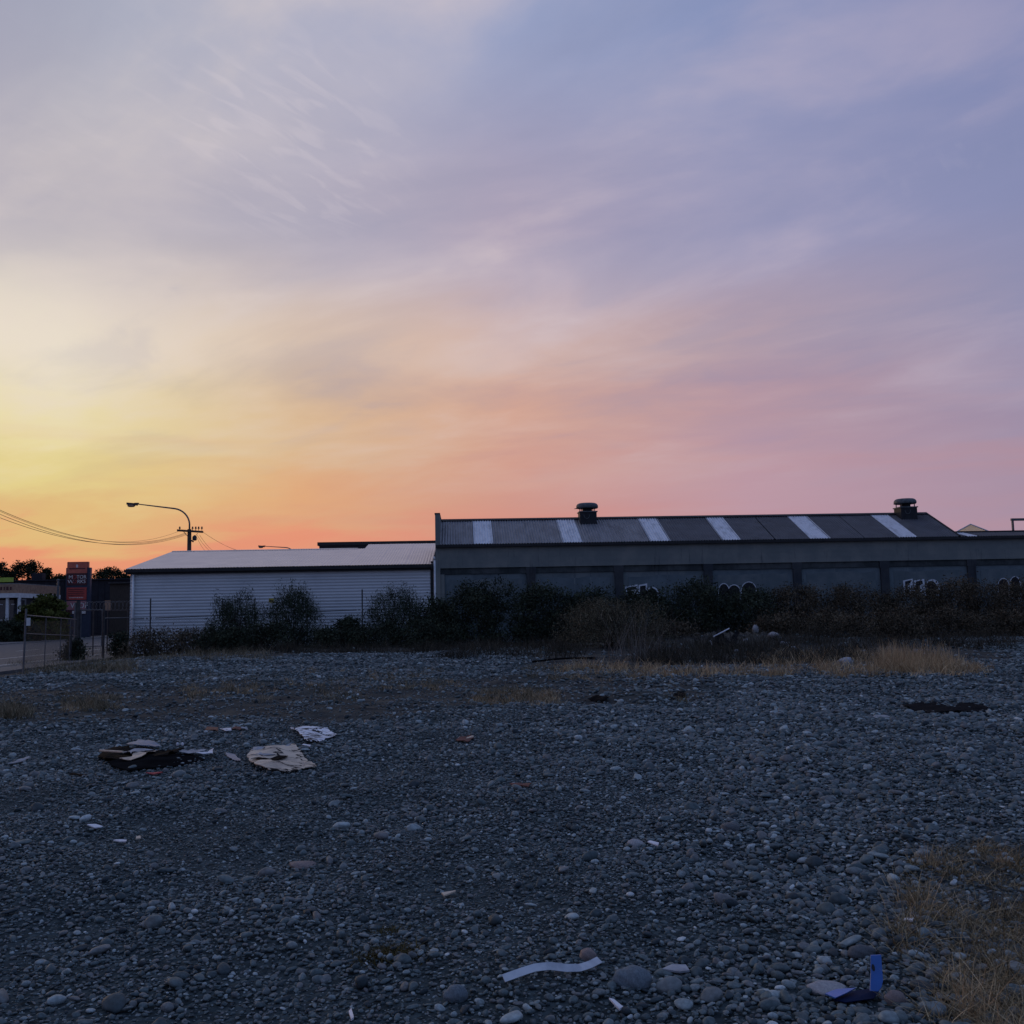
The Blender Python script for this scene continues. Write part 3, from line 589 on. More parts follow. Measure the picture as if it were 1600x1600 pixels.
# ------------------------------------------------------------------ white corrugated shed
def shed():
    x0, x1, Y0 = -14.58, -1.38, 46.0
    t = thing('corrugated_shed', 'white shed clad in horizontal corrugated sheets with pale low roof', 'shed', (-8, Y0, .2))
    def clad(name, pts, nrm, z0, z1):
        """horizontal ribs between two ground points"""
        pr = corrugated(z0, z1, .136, .0105, 6); vs = []
        a, b_ = Vector(pts[0]), Vector(pts[1]); nrm = Vector(nrm)
        for z, d in pr:
            for q in (a, b_): vs.append(Vector((q.x, q.y, z))+nrm*d)
        n = len(pr); fs = [(2*i, 2*i+1, 2*i+3, 2*i+2) for i in range(n-1)]
        lo = len(vs); vs += [v-nrm*.05 for v in vs]
        fs += [(lo+2*i, lo+2*i+2, lo+2*i+3, lo+2*i+1) for i in range(n-1)]
        m = MB(); m.add(vs, fs); return m.build(name, 'shedwall', t)
    clad('front_wall', ((x0, Y0), (x1, Y0)), (0, -1, 0), .12, 3.66)
    clad('side_wall', ((x0, 60), (x0, Y0+.06)), (-1, 0, 0), .05, 3.66)
    m = MB(); m.prism([(x0+.02, Y0+.05, 3.64), (x0+.02, 53, 4.94), (x0+.02, 60, 3.64)], (.05, 0, 0)); m.build('gable_panel', 'shedwall', t)
    m = MB(); m.box(x1-.06, x1, Y0+.06, 60, .05, 3.66); m.build('side_wall', 'shedwall', t)
    m = MB(); m.box(x0, x1, 60.0, 60.05, .05, 3.66); m.build('rear_wall', 'shedwall', t)
    # fascia and gutter
    m = MB(); m.box(x0-.16, x1+.1, Y0-.16, Y0-.06, 3.58, 3.80); m.build('fascia', 'trim', t)
    m = MB(); m.box(x0-.2, x1+.12, Y0-.27, Y0-.165, 3.66, 3.785); m.build('gutter', 'trim', t)
    m = MB(); m.prism([(x0-.14, Y0-.05, 3.66), (x0-.14, 53, 4.89), (x0-.14, 53, 5.0), (x0-.14, Y0-.05, 3.80)], (.06, 0, 0)); m.build('barge_board', 'trim', t)
    def roof(a, b_, Ya, Yb, za, zb, lift=0):
        pr = corrugated(a, b_, .13, .009, 4); vs = []
        sl = Vector((0, -(zb-za), Yb-Ya)).normalized()
        for u, d in pr:
            for Y, z in ((Ya, za), (Yb, zb)): vs.append((u, Y+sl.y*(d+lift), z+sl.z*(d+lift)))
        n = len(pr); fs = [(2*i, 2*i+2, 2*i+3, 2*i+1) for i in range(n-1)]
        lo = len(vs); vs += [(v[0], v[1]-sl.y*.03, v[2]-sl.z*.03) for v in vs]
        fs += [(lo+2*i, lo+2*i+1, lo+2*i+3, lo+2*i+2) for i in range(n-1)]
        fs += [(0, 1, lo+1, lo), (2*n-2, lo+2*n-2, lo+2*n-1, 2*n-1)]
        m = MB(); m.add(vs, fs); return m
    s = (5.02-3.82)/(53-45.75)
    w = 13.2/11; 
    for k in range(11):
        a = x0-.12+k*(x1+.1-x0+.12)/11; b_ = x0-.12+(k+1)*(x1+.1-x0+.12)/11
        Yt = 53 if b_ < -4.7 else 55.2
        roof(a, b_, 45.75, Yt, 3.82, 3.82+s*(Yt-45.75), .003*(k % 2)).build('roof_sheet', 'shedroof', t)
    roof(x0-.12, x1+.1, 53.0, 60.1, 4.99, 3.8).build('rear_roof', 'shedroof', t)
    m = MB(); m.prism([(x0-.12, 52.85, 5.01), (x0-.12, 53, 5.06), (x0-.12, 53.15, 5.01)], (9.4, 0, 0)); m.build('ridge_cap', 'shedroof', t)
    # downpipes
    for xp, zt in ((x0+.16, 3.6), (x1+.2, 4.0)):
        m = MB(); m.tube([(xp, Y0-.10, zt), (xp, Y0-.10, .25)], .052, 10)
        if xp > -5: m.tube([(xp, Y0-.10, zt), (xp-.02, Y0-.2, zt+.12)], .05, 10)
        m.build('downpipe', 'white', t, smooth=True)
    m = MB(); m.box(x1+.02, x1+.12, Y0-.05, Y0+.4, .1, 3.95); m.build('gap_dark_strip', 'trim', t)  # black strip set in the gap to the warehouse, standing in for its shade
    q = onY(424, 938, Y0-.03); m = MB(); m.box(q.x-.11, q.x+.11, Y0-.045, Y0-.03, q.z-.09, q.z+.09); n_ = m.build('notice', 'yellow', t)
    m = MB(); m.box(q.x-.09, q.x+.09, Y0-.049, Y0-.0455, q.z-.06, q.z-.0); m.build('notice_print', 'trim', n_)
shed()
a = onY(490, 848, 58); b_ = onY(684, 846, 58)
t = thing('flat_roofed_building', 'dark flat roofed building just showing above the pale shed roof', 'building', ((a.x+b_.x)/2, 61, .1))
m = MB(); m.box(a.x, b_.x+.8, 60.3, 66, .05, a.z-.02); m.build('wall', 'darkbld', t)
m = MB(); m.box(a.x-.1, b_.x+.9, 60.2, 66.1, a.z-.015, a.z+.18); m.build('roof_edge', 'trim', t)

# ------------------------------------------------------------------ far right: pale gable, steel frame
def pale_house():
    Y = 78; ap = onY(1516, 820, Y); rt = onY(1541, 829.5, Y)
    t = thing('pale_gabled_house', 'pale cream gable tip beyond the warehouse roof', 'house', (ap.x, Y, 0))
    dl = (ap.z-rt.z)/(rt.x-ap.x); w = 4.0
    e = ap.z-w*dl
    m = MB(); m.prism([(ap.x-w, Y+1.2, e-.6), (ap.x, Y, ap.z), (ap.x+w, Y, e), (ap.x+w, Y, e-.6)], (.0, .03, 0)); m.build('clear_gable', 'clearsheet', t)
    m = MB(); m.box(ap.x-w, ap.x+w, Y+1.25, Y+1.4, 0, e-.62); m.build('wall', 'kerb', t)
    m = MB(); m.box(ap.x-w, ap.x+w, Y+6, Y+6.2, 0, e-.62); m.build('wall', 'kerb', t)
    m = MB(); m.tube([(ap.x-w, Y+1.15, e-.57), (ap.x, Y-.05, ap.z+.04), (ap.x+w, Y-.05, e+.03)], .05, 6); m.build('barge_board', 'shopwhite', t)
pale_house()
def steel_frame():
    Y = 70; a = onY(1582, 813.8, Y); 
    t = thing('steel_portal_frame', 'thin grey steel frame standing above the warehouse roof beside the pale gable', 'steel frame', (a.x, Y, 0))
    m = MB(); m.box(a.x-.06, a.x+.06, Y-.06, Y+.06, 0, a.z); m.build('post', 'steel', t)
    m = MB(); m.box(a.x-.1, a.x+7, Y-.08, Y+.08, a.z+.002, a.z+.17); m.build('beam', 'steel', t)
    m = MB(); m.box(a.x+6.8, a.x+6.92, Y-.06, Y+.06, 0, a.z); m.build('post', 'steel', t)
steel_frame()

# ------------------------------------------------------------------ street lamp poles and wires
def lamp_arm(t, base, tip, rise):
    bx, by, bz = base; pts = [(bx, by, bz)]
    tx, tz = tip.x, tip.z; R = .95
    for q in np.linspace(0, math.radians(82), 9): pts.append((bx-R+R*math.cos(q)-.06*q, by, bz+rise-R+R*math.sin(q)))
    pts.append((tx, by, tz))
    m = MB(); m.tube(pts, [.05]*(len(pts)-1)+[.032], 8); arm = m.build('lamp_arm', 'steel', t, smooth=True)
    m = MB(); m.obox((tx-.28, by, tz+.0), (.30, 0, -.03), (0, .13, 0), (.006, 0, .06)); m.obox((tx-.02, by, tz+.02), (.12, 0, 0), (0, .07, 0), (0, 0, .05)); h = m.build('lamp_head', 'rust', t)
    prof = [(.02, -.13), (.10, -.12), (.15, -.07), (.16, 0)]
    m = MB(); m.lathe((tx-.33, by, tz-.055), prof, 16)
    m.v = [(tx-.33+(v[0]-tx+.33)*1.5, v[1], v[2]) for v in m.v]; m.build('lamp_bowl', 'shopbrown', h, smooth=True)
def utility_pole():
    Y = 62.0; top = onY(296, 829, Y); x = top.x; z = top.z
    t = thing('utility_pole', 'wooden power pole with crossarm and a curved street lamp arm behind the white shed', 'utility pole', (x, Y, -.05))
    m = MB(); m.tube([(x, Y, -.05), (x, Y, z+.08)], [.16, .115], 12); m.build('pole', 'wood', t, smooth=True)
    a, b_ = onY(278, 829, Y), onY(318.5, 831.5, Y)
    d = (b_-a).normalized()
    m = MB(); m.obox((a+b_)/2+Vector((0, -.17, 0)), (b_-a)/2, (0, .05, 0), (0, 0, .06)); arm = m.build('crossarm', 'wood', t)
    for px in (282, 302, 307, 311.5, 316.5):
        p = onY(px, 829.6, Y); 
        m = MB(); m.lathe((p.x, Y-.17, p.z+.07), [(.02, -.05), (.02, .04), (.055, .05), (.06, .10), (.035, .12), (.05, .14), (.03, .18)], 10); m.build('insulator', 'rust', arm, smooth=True)
    m = MB(); m.tube([onY(287, 831, Y-.13), onY(294.2, 839, Y-.13)], .02, 6); m.build('brace', 'steel', t)
    m = MB(); m.tube([onY(309, 833, Y-.15), onY(302, 842, Y-.1)], .012, 6); m.build('brace', 'steel', t)
    p = onY(304, 840.5, Y-.1); m = MB(); m.lathe((p.x, Y-.1, p.z-.13), [(.06, -.03), (.13, 0), (.13, .2), (.08, .25), (.02, .3)], 12); m.build('cable_drum', 'rust', t, smooth=True)
    p = onY(299.8, 845, Y-.12); m = MB(); m.obox((p.x, Y-.14, p.z), (.10, 0, -.06), (0, .05, 0), (.02, 0, .035)); m.build('fuse_box', 'rust', t)
    lamp_arm(t, (x+.0, Y, z+.06), onY(214, 787.5, Y), onY(290, 797, Y).z-z+.05)
    for j, (ys, drop) in enumerate(((829, 0), (832.5, .1), (835.5, .2), (833.5, .12))):
        # spans to the next pole along the road, out of the picture
        ends = [((282, 290.5, 291, 292)[j], ys)]
        p0 = onY(ends[0][0], ys, Y-.12)
        far = onX(0, (799, 797, 803.5, 809)[j], -17.2-.3*j)
        n = 40; ys_ = np.linspace(p0.y, far.y, n)
        mid = onX((200, 190, 200, 150)[j], (846.5, 848, 851, 849)[j], -17.0-.2*j)
        # parabola through three points, continued to the pole outside the frame
        A = np.array([[q.y**2, q.y, 1] for q in (p0, mid, far)]); ca = np.linalg.solve(A, [q.z for q in (p0, mid, far)])
        yy = np.linspace(p0.y, far.y-6, n); pts = []
        for y in yy:
            f = (p0.y-y)/(p0.y-far.y); xx = p0.x+(far.x-p0.x)*f
            pts.append((xx, y, ca @ [y*y, y, 1]))
        w = MB(); w.tube(pts, .010 if j else .007, 5); o = w.build('power_wire', 'wire', origin=pts[0])
        tag(o, 'thin sagging power wire strung from the crossarm out over the road', 'wire', 'wires over the road')
    for j, (px, ex, ey) in enumerate(((318, 372, 860), (318, 374, 861), (312, 335, 862), (308, 330, 862), (306, 322, 862))):
        p0 = onY(px, 832 if j < 2 else 836, Y-.05); p1 = onY(ex, ey, 80); p1.z -= 0
        pts = [p0.lerp(p1, f)-Vector((0, 0, .25*f*(1-f)*2)) for f in np.linspace(0, 1.25, 12)]
        w = MB(); w.tube(pts, .009, 5); o = w.build('power_wire', 'wire', origin=pts[0])
        tag(o, 'thin power wire running down from the crossarm behind the white shed', 'wire', 'wires behind the shed')
utility_pole()
def far_lamp():
    Y = 103; x = -16.5; tip = onY(413, 853.5, Y); 
    t = thing('street_lamp', 'small far street lamp arm peeping over the pale shed roof', 'street lamp', (x, Y, 0))
    k = onY(462, 857, Y)
    m = MB(); m.tube([(x, Y, 0), (x, Y, k.z-.5)], [.16, .11], 10); m.build('pole', 'wood', t)
    lamp_arm(t, (x, Y, k.z-.55), tip, k.z-(k.z-.55)+.12)
far_lamp()

# ------------------------------------------------------------------ text
def text_mesh(s, size):
    c = bpy.data.curves.new('lettering', 'FONT'); c.body = s; c.size = size; c.align_x = 'CENTER'; c.extrude = .01
    o = bpy.data.objects.new('tmp', c); COL.objects.link(o)
    bpy.context.view_layer.update()
    me = bpy.data.meshes.new_from_object(o.evaluated_get(bpy.context.evaluated_depsgraph_get()))
    bpy.data.objects.remove(o); return me
def put_text(s, size, cx, Y, z, mt, parent, sx=1.0, name='lettering'):
    me = text_mesh(s, size); me.transform(Matrix.Scale(sx, 4, (1, 0, 0))); me.transform(Matrix.Rotation(math.pi/2, 4, 'X'))
    r = ROOT[parent]; me.transform(Matrix.Translation((cx-r.x, Y-r.y, z-r.z)))
    me.materials.clear(); me.materials.append(MT[mt]); o = bpy.data.objects.new(name, me); COL.objects.link(o); o.parent = parent; ROOT[o] = r; return o

# ------------------------------------------------------------------ across the road: pylon sign, shop, dark building, trees
def pylon():
    Y = 98.0
    def U(px, py): return onY(px, py, Y)
    a, b_ = U(105.3, 878), U(137, 877.5); c0, c1 = U(103, 890), U(140.5, 890)
    cx = (a.x+b_.x)/2
    t = thing('pylon_sign', 'tall red and maroon pylon sign lettered MOTOR WORKS across the road', 'sign', (cx, Y+.2, 0))
    m = MB(); m.box(c0.x, c1.x, Y+.05, Y+.55, 0, U(120, 887).z); m.build('sign_body', 'signblue', t)
    zt = a.z
    def pan(name, mt, y0, y1, dx=0.0, d=.06):
        m = MB(); m.box(a.x-dx, b_.x+dx-.05, Y-.02, Y+.045, U(120, y1).z+.015, U(120, y0).z); return m.build(name, mt, t)
    m = MB(); m.box(a.x, b_.x, Y+.05, Y+.5, U(120, 887).z+.003, zt); m.build('sign_crown', 'signorange', t)
    p = pan('sign_panel', 'signorange', 878.5, 896)
    z = U(120, 888.5).z; m = MB(); m.box(a.x+.15, b_.x-.2, Y-.03, Y-.021, z-.05, z+.05); m.build('small_print', 'signdark', p)
    m = MB(); m.lathe((cx-.03, Y-.03, U(120, 884.5).z), [(.10, 0), (.10, .02)], 14)
    m.v = [(v[0], Y-.03+(v[2]-U(120, 884.5).z), U(120, 884.5).z+(v[1]-Y+.03)*1.5) for v in m.v]; m.build('emblem', 'signtext', p)
    p = pan('sign_panel', 'signdark', 896.3, 914.5)
    w = b_.x-a.x
    h = U(120, 899).z-U(120, 904.7).z
    z1, z2 = U(120, 904.2).z, U(120, 911.2).z
    for s, zz in (('M TOR', z1), ('W RKS', z2)):
        put_text(s[0], h*1.35, a.x+w*.19, Y-.035, zz, 'signtext', p, 1.15)
        put_text('O', h*1.35, a.x+w*.38, Y-.035, zz, 'signred', p, 1.15)
        put_text(s[2:], h*1.35, a.x+w*.72, Y-.035, zz, 'signtext', p, .98)
    p = pan('sign_panel', 'signred', 918, 937.5)
    for k, y in enumerate((921, 924, 927, 930)):
        z = U(120, y).z; m = MB(); m.box(a.x+.14, b_.x-.22-.1*(k % 2), Y-.03, Y-.021, z-.03, z+.03); m.build('small_print', 'signdark', p)
    z = U(120, 933.8).z; rn = random.Random(4); u = a.x+.25
    while u < b_.x-.35:
        q = rn.uniform(.05, .13); m = MB(); m.box(u, u+q, Y-.03, Y-.021, z-.035, z+.035); u += q+.05
        m.build('small_print', 'signtext', p)
    p = pan('sign_panel', 'signpink', 939, 953)
    put_text('WOF', (U(120, 941).z-U(120, 950).z)*1.3, cx+.25, Y-.035, U(120, 950).z, 'signtext', p, 1.0)
    p = pan('sign_panel', 'signdark', 953.5, 960)
    for u0, u1 in ((.30, .44), (.47, .56), (.74, .98)):
        m = MB(); m.box(a.x+w*u0, a.x+w*u1-.05, Y-.03, Y-.021, U(120, 959).z, U(120, 954.5).z); m.build('small_print', 'signtext', p)
pylon()

def dark_building():
    Y = 118; a, b_ = onY(20, 906, Y), onY(196, 906, Y)
    zt = onY(120, 905.5, Y).z
    t = thing('dark_clad_building', 'long dark ribbed building behind the pylon sign', 'building', ((a.x+b_.x)/2, Y+3, 0))
    m = MB(); m.box(a.x, b_.x+12, Y, Y+12, -.1, zt-.1); m.build('wall', 'darkbld', t)
    m = MB(); x = a.x+.3
    while x < b_.x+12: m.box(x, x+.12, Y-.08, Y-.003, .2, zt-.25); x += .75
    m.build('cladding_rib', 'darkbld', t)
    m = MB(); m.box(a.x-.2, b_.x+12.2, Y-.2, Y+12.2, zt-.098, zt+.05); m.build('roof_edge', 'darkbld', t)
    q = onY(46, 903, Y); m = MB(); m.box(q.x-.6, q.x+.6, Y+2, Y+3, zt+.052, zt+.9); m.build('chimney', 'darkbld', t)
    # dim wall continuing right behind the shed with a roller door and weeds
    Y = 104; a, b_ = onY(172, 912, Y), onY(206, 912, Y)
    t = thing('lean_to_shed', 'dim brown lean-to with a pale roof edge behind the razor wire', 'shed', ((a.x+b_.x)/2, Y+2, 0))
    m = MB(); m.box(a.x, b_.x+6, Y, Y+5, -.1, a.z); m.build('wall', 'shopbrown2' if 'shopbrown2' in MT else 'wood', t)
    m = MB(); m.box(a.x-.1, b_.x+6, Y-.3, Y+5.2, a.z+.002, a.z+.12); m.build('roof', 'rust', t)
dark_building()

def shop():
    Y = 93.0; r = onY(32, 920, Y); x1 = r.x; x0 = x1-14
    def zz(py): return onY(20, py, Y).z
    t = thing('corner_shop', 'low shop with brown fascia and white posts across the road', 'shop', (x1-4, Y+2, 0))
    m = MB(); m.box(x0, x1-.15, Y+.5, Y+9, -.1, zz(929)); m.build('wall', 'darkbld', t)
    m = MB(); m.box(x0, x1, Y-.6, Y+9, zz(927)+.003, zz(913)); fb = m.build('fascia', 'shopbrown', t)
    m = MB()
    rn = random.Random(2); u = x0+2
    while u < x1-.4:
        q = rn.uniform(.1, .4); m.box(u, u+q, Y-.62, Y-.603, zz(922), zz(917)); u += q+.12
    m.build('fascia_print', 'signdark', fb)
    m = MB(); m.box(x0, x1+.05, Y-.65, Y+9, zz(934), zz(927)); m.build('white_band', 'shopwhite', t)
    m = MB(); m.box(x0, x1-.02, Y-.58, Y+9.02, zz(913)+.003, zz(911.5)); m.build('roof_edge', 'kerb', t)
    for px in (30, 11.5):
        p = onY(px, 950, Y-.4); m = MB(); m.box(p.x-.11, p.x+.11, Y-.5, Y-.3, -.06, zz(934)-.003); m.build('post', 'shopwhite', t)
    for a, b_ in ((14, 27), (-4, 9), (-22, -7)):
        p, q = onY(a, 950, Y+.45), onY(b_, 950, Y+.45)
        m = MB(); m.box(p.x, q.x, Y+.42, Y+.497, .8, zz(937)); w = m.build('window', 'glass', t)
        m = MB(); m.box(p.x+.2, q.x-.25, Y+.40, Y+.417, zz(945), zz(943)); m.build('window_print', 'shopwhite', w)
        m = MB(); m.box(p.x, q.x, Y+.40, Y+.417, 1.75, 1.83); m.build('glazing_bar', 'shopwhite', w)
    q = onY(2, 905, Y); m = MB(); m.box(q.x-2, q.x+.9, Y+.2, Y+.4, zz(909), zz(902)); s = m.build('roof_sign', 'lime', t)
    # timber frame beside it
    p, q = onY(33, 937, Y), onY(43.5, 937, Y)
    m = MB(); m.box(p.x, q.x, Y-.4, Y-.3, p.z-.06, p.z+.06); m.box(q.x-.1, q.x, Y-.4, Y-.3, -.06, p.z-.062); m.build('side_frame', 'steel', t)
shop()

def light_pole():
    Y = 97; a = onY(91, 907, Y)
    t = thing('steel_pole', 'short pale steel pole standing left of the pylon sign', 'pole', (a.x, Y, 0))
    m = MB(); m.tube([(a.x, Y, -.1), (a.x, Y, a.z)], [.13, .1], 10); m.build('pole', 'steel', t)
    m = MB(); m.lathe((a.x, Y, a.z), [(.16, 0), (.16, .08), (.05, .14)], 10); m.build('cap', 'steel', t)
light_pole()

# ------------------------------------------------------------------ vegetation generators
def leaves(rng, C, size, up=.35, aspect=1.8, tone=None, jitter=.5):
    """one bent two-triangle leaf for each centre"""
    n = len(C)
    d = rng.normal(size=(n, 3)); d[:, 2] = d[:, 2]*.8+up; d /= np.linalg.norm(d, axis=1)[:, None]
    s = np.cross(d, rng.normal(size=(n, 3))); s /= np.linalg.norm(s, axis=1)[:, None]+1e-9
    L = size*(1+jitter*rng.uniform(-1, 1, n))[:, None]
    p0 = C-d*L*.5; p2 = C+d*L*.5; w = s*L/aspect*.5
    V = np.stack([p0, C+w, p2, C-w], 1).reshape(-1, 3)
    F = np.arange(4*n).reshape(n, 4)
    T = np.repeat(np.clip(tone, 0, 1) if tone is not None else rng.uniform(0, 1, n), 4)
    return V, F, T
def blades(rng, P, h, w, lean=.35, bend=.5, seg=3):
    """curved tapering grass blades, roots P (n,3), heights h"""
    n = len(P); a = rng.uniform(0, 2*np.pi, n); dirv = np.stack([np.cos(a), np.sin(a), np.zeros(n)], 1)
    b = rng.uniform(0, 2*np.pi, n); side = np.stack([np.cos(b), np.sin(b), np.zeros(n)], 1)
    ln = np.abs(rng.normal(0, lean, n))[:, None]; bd = np.abs(rng.normal(0, bend, n))[:, None]
    rows = []
    for i in range(seg+1):
        f = i/seg
        c = P+dirv*(h[:, None]*(ln*f+bd*f*f))+np.array([0, 0, 1])*(h[:, None]*f*(1-.25*bd*f))
        ww = side*(w[:, None]*(1-.85*f)*.5)
        rows += [c-ww, c+ww]
    V = np.stack(rows, 1); k = 2*(seg+1); V = V.reshape(-1, 3)
    base = (np.arange(n)*k)[:, None]
    F = np.concatenate([base+np.array([2*i, 2*i+1, 2*i+3, 2*i+2])[None] for i in range(seg)], 0)
    return V, F, k
def shrub(px, Y, top, hw, style, seed, label, group, dens=1.0, base=None, name='shrub', cat='shrub'):
    rng = np.random.default_rng(seed); rnd = random.Random(seed)
    c = onY(px, 960, Y); x = c.x; z0 = H(x, Y); h = onY(px, top, Y).z-z0; w = hw/1600*Y
    t = thing(name, label, cat, (x, Y, z0), group)
    cfg = dict(dark=('dkgreen', .085, 1.7, .35), feather=('feather', .10, 4.5, .9), olive=('olive', .07, 2.2, .5), brown=('brown', .075, 1.8, .4),
               lime=('limeleaf', .17, 1.6, .3), twiggy=('olive', .06, 2.6, .7))[style]
    # stems
    m = MB(); tips = []
    for k in range(9 if style != 'feather' else 16):
        a = rnd.uniform(0, 6.28); r = rnd.uniform(.2, .85); hh = h*rnd.uniform(.6, .95)*(1-.3*r*r)
        q = [Vector((x+.1*math.cos(a), Y+.1*math.sin(a), z0-.05))]
        for f in (.35, .7, 1.0):
            q.append(Vector((x+w*r*math.cos(a)*f**1.2+rnd.uniform(-.05, .05), Y+w*.8*r*math.sin(a)*f**1.2+rnd.uniform(-.05, .05), z0+hh*f)))
        m.tube(q, [.028, .02, .012, .004], 5); tips.append(q)
        for _ in range(3):
            s = q[1].lerp(q[3], rnd.uniform(.1, .8)); e = s+Vector((rnd.uniform(-1, 1)*w*.4, rnd.uniform(-1, 1)*w*.4, rnd.uniform(.1, .35)*h)); m.tube([s, e], [.01, .003], 4)
    m.build('stem', 'bark', t)
    # foliage in uneven clumps spread through a lumpy dome
    nc = int(150*dens*(w*h/3.5)**.7)+30
    u = rng.uniform(0, 2*np.pi, nc); rr = np.sqrt(rng.uniform(0.04, 1, nc)); ph = rng.uniform(0.0, 1, nc)
    lob = 1+.22*np.sin(u*3+seed)+.14*np.sin(u*7+2*seed)
    cz = h*(.06+.90*ph)
    prof = np.sqrt(np.clip(1-((cz/h-.35)/.68)**2, .03, 1))
    C = np.stack([x+np.cos(u)*rr*w*lob*prof, Y+np.sin(u)*rr*w*.8*lob*prof, z0+cz*(1+.10*np.sin(u*4+seed*1.7))], 1)
    per = int(70*dens); sig = (.17 if style != 'feather' else .12)*min(1.0, .5+w*.4)
    L = np.repeat(C, per, 0)+rng.normal(size=(nc*per, 3))*np.array([sig, sig, sig*(.8 if style != 'feather' else 1.6)])
    L[:, 2] = np.maximum(L[:, 2], z0+.03)
    tone = np.repeat(rng.uniform(.1, .75, nc), per)+rng.normal(0, .18, nc*per)
    V, F, T = leaves(rng, L, cfg[1]*(1.0 if Y < 50 else Y/50), cfg[3], cfg[2], tone)
    f = fast_mesh('foliage', V, F, cfg[0], t, tone=T)
    if style in ('feather', 'twiggy', 'brown', 'dark'):
        # thin shoots that break the outline
        n = {'feather': 260, 'twiggy': 160, 'brown': 70, 'dark': 60}[style]
        a = rng.uniform(0, 2*np.pi, n); r = np.sqrt(rng.uniform(0, 1, n))*w*.85
        zz = z0+h*(.55+.3*rng.uniform(0, 1, n))*(1-.35*(r/w)**2)
        P = np.stack([x+np.cos(a)*r, Y+np.sin(a)*r*.8, zz], 1)
        V, F, k = blades(rng, P, h*rng.uniform(.15, .36, n), np.full(n, .018), .35, .3)
        fast_mesh('shoots', V, F, 'weed' if style in ('twiggy',) else cfg[0], t, tone=np.repeat(rng.uniform(.3, 1, n), k))
    return t
def tree(px, Y, top, hw, seed, label, lean=0, conical=False):
    rng = np.random.default_rng(seed); rnd = random.Random(seed)
    c = onY(px, 960, Y); x = c.x; z0 = -.1; h = onY(px, top, Y).z; w = hw/1600*Y
    t = thing('tree', label, 'tree', (x, Y, z0), 'trees beyond the dark building')
    m = MB(); m.tube([(x, Y, z0), (x+.1, Y, h*.4), (x+lean*.5, Y, h*.75), (x+lean, Y, h*.97)], [.26, .2, .12, .03], 8)
    for k in range(14):
        f = rnd.uniform(.35, .85); a = rnd.uniform(0, 6.28); r = w*rnd.uniform(.5, .9)*(1-f*.4 if not conical else 1.2*(1-f)+.15)
        s = Vector((x+lean*f, Y, h*f)); m.tube([s, s+Vector((r*.5*math.cos(a), r*.5*math.sin(a), h*.07)), s+Vector((r*math.cos(a), r*math.sin(a), h*.1))], [.08, .05, .015], 5)
    m.build('trunk', 'bark', t)
    nc = 170 if not conical else 110
    u = rng.uniform(0, 2*np.pi, nc); f = rng.uniform(0, 1, nc)
    prof = np.sqrt(np.clip(1-(2*f-1)**2*.9, .05, 1)) if not conical else (1-f)*1.0+.08
    rr = np.sqrt(rng.uniform(.1, 1, nc))*w*prof*(1+.2*np.sin(3*u+seed))
    cz = h*(.36+.60*f)
    C = np.stack([x+lean*f+np.cos(u)*rr, Y+np.sin(u)*rr, cz], 1)
    per = 60; sg = .30 if not conical else .22
    L = np.repeat(C, per, 0)+rng.normal(size=(nc*per, 3))*np.array([sg, sg, sg*.8])
    tone = np.repeat(rng.uniform(.1, .7, nc), per)+rng.normal(0, .15, nc*per)
    V, F, T = leaves(rng, L, .24, .3, 1.7, tone)
    fast_mesh('crown', V, F, 'treeleaf', t, tone=T)
tree(-3, 134, 878, 30, 1, 'dark tree above the shop roof, partly hidden by its lime sign')
tree(42, 136, 875, 30, 2, 'round crowned dark tree beside the small chimney on the dark building')
tree(66, 136, 886, 20, 3, 'narrow pointed dark tree stepping down beside the round crowned tree', .4, True)
tree(93, 138, 899, 18, 4, 'low dark treetop just left of the pylon sign')
tree(172, 136, 887, 32, 5, 'dome shaped dark tree between the pylon sign and the white shed')
tree(195, 134, 896, 18, 6, 'small spiky dark tree touching the white shed corner', 0, True)
shrub(70, 88, 935, 30, 'lime', 11, 'yellow green bushy shrub on the far footpath', None)
shrub(20, 84, 972, 34, 'dark', 12, 'dark low bush before the shop posts', None)

BK = 'bushes along the building fronts'
rows = [
    (370, 43.2, 932, 44, 'feather', 'feathery dark broom bush before the white shed, nearer its free corner'),
    (460, 43.0, 924, 46, 'feather', 'taller feathery dark broom bush below the yellow notice of the shed'),
    (545, 43.0, 968, 24, 'dark', 'small low dark bush between the broom bushes by the white shed'),
    (620, 43.2, 924, 50, 'feather', 'broad feathery dark broom bush by the fence post with white tags'),
    (685, 43.0, 940, 44, 'dark', 'dark bush hiding the joint of shed and warehouse'),
    (752, 42.6, 914, 66, 'dark', 'large dark leafy bush before the first warehouse bay'),
    (850, 42.8, 920, 60, 'dark', 'dark leafy bush before the second warehouse bay'),
    (920, 43.2, 924, 52, 'dark', 'dark leafy bush behind the olive brown twiggy bush'),
    (1005, 43.0, 925, 60, 'dark', 'dark leafy bush below the squared graffiti letters by the third bay'),
    (1085, 42.8, 910, 62, 'dark', 'tall dark leafy bush hiding the foot of a pillar between two graffiti'),
    (1165, 42.8, 921, 62, 'dark', 'dark leafy bush under the three round graffiti letters'),
    (1250, 42.8, 920, 60, 'brown', 'dark brown bush at the pillar right after the round graffiti letters'),
    (1335, 42.6, 918, 62, 'brown', 'wide brown bush before the plain warehouse bay without graffiti'),
    (1425, 42.8, 916, 64, 'brown', 'brown bush under the second pair of squared graffiti letters'),
    (1505, 42.4, 906, 62, 'brown', 'tall brown bush rising in front of the pillar under the low roof'),
    (1585, 42.4, 910, 64, 'brown', 'brown bush under the tall black graffiti ovals'),
]
